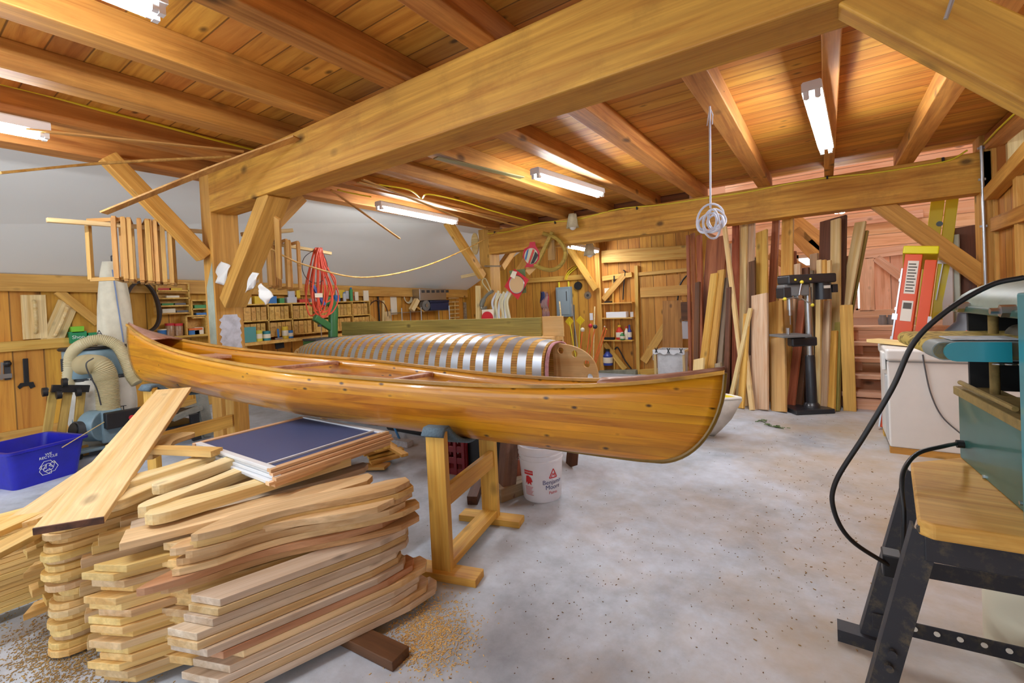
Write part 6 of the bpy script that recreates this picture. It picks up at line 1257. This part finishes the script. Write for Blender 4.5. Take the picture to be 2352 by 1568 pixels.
# hanging white rope with a knotted coil
a=onz((1630,228),2.72); ya=a.y; e=ony((1632,478),ya); rp2=thing('hanging_rope','white rope hanging from a joist with a knotted coil at its end','rope',(0,0,0)); M_RW=plain('white rope','#cdd0dc',.8)
mk('cord',MB().cyl(V((a.x,ya,2.70)),e,.007,8),M_RW,rp2); mk('nail',MB().cyl(V((a.x+.0,ya,2.72)),V((a.x+.10,ya-.02,2.74)),.004,6),M_DGREY,rp2); rr=random.Random(2)
for k in range(6):
    w,h=rr.uniform(.035,.085),rr.uniform(.05,.11); th=rr.uniform(-.7,.7); c=e+V((rr.uniform(-.02,.03),rr.uniform(-.03,.03),-.085+rr.uniform(-.03,.03)))
    m=MB(); m.tube([c+V((w*math.cos(t)*math.cos(th)-h*math.sin(t)*math.sin(th),.03*math.sin(2*t+k),w*math.cos(t)*math.sin(th)+h*math.sin(t)*math.cos(th))) for t in [2*PI*j/24 for j in range(24)]],.008,6,closed=True); mk('coil',m,M_RW,rp2,smooth=True)
for k in range(2): m=MB(); q=V((a.x,ya,2.66)); m.tube([q,q+V((.015-.03*k,.01,-.05)),q+V((.01-.035*k,0,-.12))],.004,6); mk('rope_end',m,M_RW,rp2)
# bulbs wrapped in plastic, on and below the far beam
for p,y,h,lab in (((1315,507),BY-.09,.22,'work light wrapped in clear plastic on the near face of the far beam'),((1354,573),7.3,.2,'work light wrapped in plastic beside the loft strip light')):
    c=ony(p,y); t=thing('wrapped_light',lab,'light',c); m=MB(); m.grid(lambda u,v:V(((.055+.045*v+.012*math.sin(5*2*PI*u+4*v))*math.cos(2*PI*u),(.05+.035*v)*math.sin(2*PI*u),h/2-h*v)),30,8,cu=True); mk('plastic_wrap',m,plain('wrap film','#cfc6a6',.3,noise=8),t,smooth=60); m=MB(); m.ball((0,0,-h/2+.02),.06); mk('bulb',m,plain('frosted bulb','#dcdad2',.3),t,smooth=True)
# metal rod by the big brace
a=ony((2187,0),FY-.03); b=ony((2172,44),FY-.03); tag(mk('steel_hook_rod',MB().cyl(a+(a-b)*.8,b,.006,8),M_ALU),'short steel rod hanging in front of the big right brace','rod')
# far room: work lights
for i,px in enumerate((1921,1934)): c=ony((px,483),7.6); t=thing('spot_lamp','small round white lamp under the far roof, %s of a pair'%('left' if i==0 else 'right'),'lamp',c); m=MB(); m.ball((0,0,0),.045); mk('bulb',m,emis('lamp glow %d'%i,'#ffffff',90.),t,smooth=True); m=MB(); m.cyl((0,0,.03),(0,0,.16),.025,10); mk('socket',m,M_ENAMEL,t)
# ================================================================== clutter under the canoe
oc_=[((830,1040),(905,1020),.16,.12,'broad yellow offcut on top of the pile under the canoe'),((815,1010),(880,1030),.14,.17,'yellow offcut leaning on the pile under the canoe'),((850,1062),(915,1045),.09,.05,'narrow yellow offcut in front of the pile under the canoe'),((845,1050),(925,1030),.08,.08,'slim offcut sticking right out of the pile under the canoe'),((820,1072),(890,1070),.12,.02,'lowest yellow offcut of the pile under the canoe'),((870,1010),(930,1045),.06,.14,'yellow stick sloping right on the pile under the canoe')]
for p,q,w,z,lab in oc_: a,b=onz(p,z),onz(q,z+.01); tag(board('wood_offcut',a,b,w,.024,W_YEL),lab,'offcut')
a=onz((1025,1085),0); t=thing('milk_crate','dark red plastic crate behind the near sawhorse','crate',(a.x,a.y+.15,0),.2); M_CR=plain('crate red','#7d1420',.45)
for s in (-1,1):
    for n_,dx,dy,sx,sy in (('side',s*.16,0,.015,.32),('side',0,s*.16,.32,.015)):
        m=MB(); 
        for z in (.0,.09,.18,.27): m.mm((dx-sx/2,dy-sy/2,z),(dx+sx/2,dy+sy/2,z+.045))
        for k in range(5): f=-.5+k/4; m.mm((dx-(.012 if sx<.1 else .012)+f*(sx-.03 if sx>.1 else 0),dy-.012+f*(sy-.03 if sy>.1 else 0),0),(dx+.012+f*(sx-.03 if sx>.1 else 0),dy+.012+f*(sy-.03 if sy>.1 else 0),.31))
        mk(n_,m,M_CR,t)
mk('base',MB().mm((-.16,-.16,.003),(.16,.16,.018)),M_CR,t)
a=onz((1085,1113),0); t=thing('tool_case','black plastic tool case with a yellow badge behind the sawhorse','case',(a.x-.05,a.y+.25,0),.15); mk('body',MB().mm((-.2,-.08,.0),(.2,.08,.30)),M_BLK,t,bev=.02); m=MB(); m.lathe([(0,0),(.035,0),(.035,.004),(0,.004)],16,TR(.0,-.081,.10)@RX(PI/2)@MX.Diagonal((1.4,.8,1,1))); mk('badge',m,plain('badge yellow','#c3b81e',.5),t); m=MB(); m.tube([V((-.06,0,.30)),V((-.05,0,.34)),V((.05,0,.34)),V((.06,0,.30))],.012,8); mk('handle',m,M_BLK,t)
for p,q,y1,w,tk,mt,lab in (((1160,1140),(1172,1000),2.9,.13,.10,wood('log bark',"#8f6f60","#4e382e",var=.1,dirt=.5),'rough reddish log standing behind the far leg of the sawhorse'),((1190,1120),(1188,1010),3.0,.09,.09,W_RED,'reddish timber stub standing left of the paint bucket'),((1312,1072),(1318,1010),3.35,.20,.012,W_DARK,'thin brown panel leaning behind the paint bucket')):
    a=onz(p,0); b=ony(q,a.y+.12); tag(board('timber_stub' if 'panel' not in lab else 'thin_plywood',a,b,w,tk,mt,(-.5,-.85,0),bev=.01),lab,'wood')
a,b=onz((1140,1148),0),onz((1195,1125),0); tag(board('timber_block',a+V((0,0,.045)),b+V((.05,.1,.045)),.13,.09,W_GREY),'square grey timber block lying left of the paint bucket','wood')
a,b=onz((1085,1160),.0),onz((1105,1120),.0); tag(board('bark_chunk',a+V((0,0,.03)),b+V((0,0,.07)),.07,.06,W_DARK),'small chunk of bark by the foot of the sawhorse','wood')
m=MB(); a=onz((920,1022),0); b=ony((903,978),a.y+.15); t=thing('blue_broom','blue handled broom head down on the floor under the canoe','broom',(0,0,0)); mk('handle',MB().cyl(a+V((0,0,.04)),b+(b-a)*.6,.012,8),plain('broom blue','#2d6fa8',.4),t); mk('brush',MB().box(a+V((0,0,.03)),(.28,.08,.055)),plain('brush white','#b9bcc2',.9,noise=40),t)
a,b=onz((925,1008),.0),onz((1000,1030),.0); tag(board('steel_bar',a+V((0,.3,.05)),b+V((0,.3,.05)),.05,.03,M_METAL),'shiny steel bar on the floor under the canoe','bar')
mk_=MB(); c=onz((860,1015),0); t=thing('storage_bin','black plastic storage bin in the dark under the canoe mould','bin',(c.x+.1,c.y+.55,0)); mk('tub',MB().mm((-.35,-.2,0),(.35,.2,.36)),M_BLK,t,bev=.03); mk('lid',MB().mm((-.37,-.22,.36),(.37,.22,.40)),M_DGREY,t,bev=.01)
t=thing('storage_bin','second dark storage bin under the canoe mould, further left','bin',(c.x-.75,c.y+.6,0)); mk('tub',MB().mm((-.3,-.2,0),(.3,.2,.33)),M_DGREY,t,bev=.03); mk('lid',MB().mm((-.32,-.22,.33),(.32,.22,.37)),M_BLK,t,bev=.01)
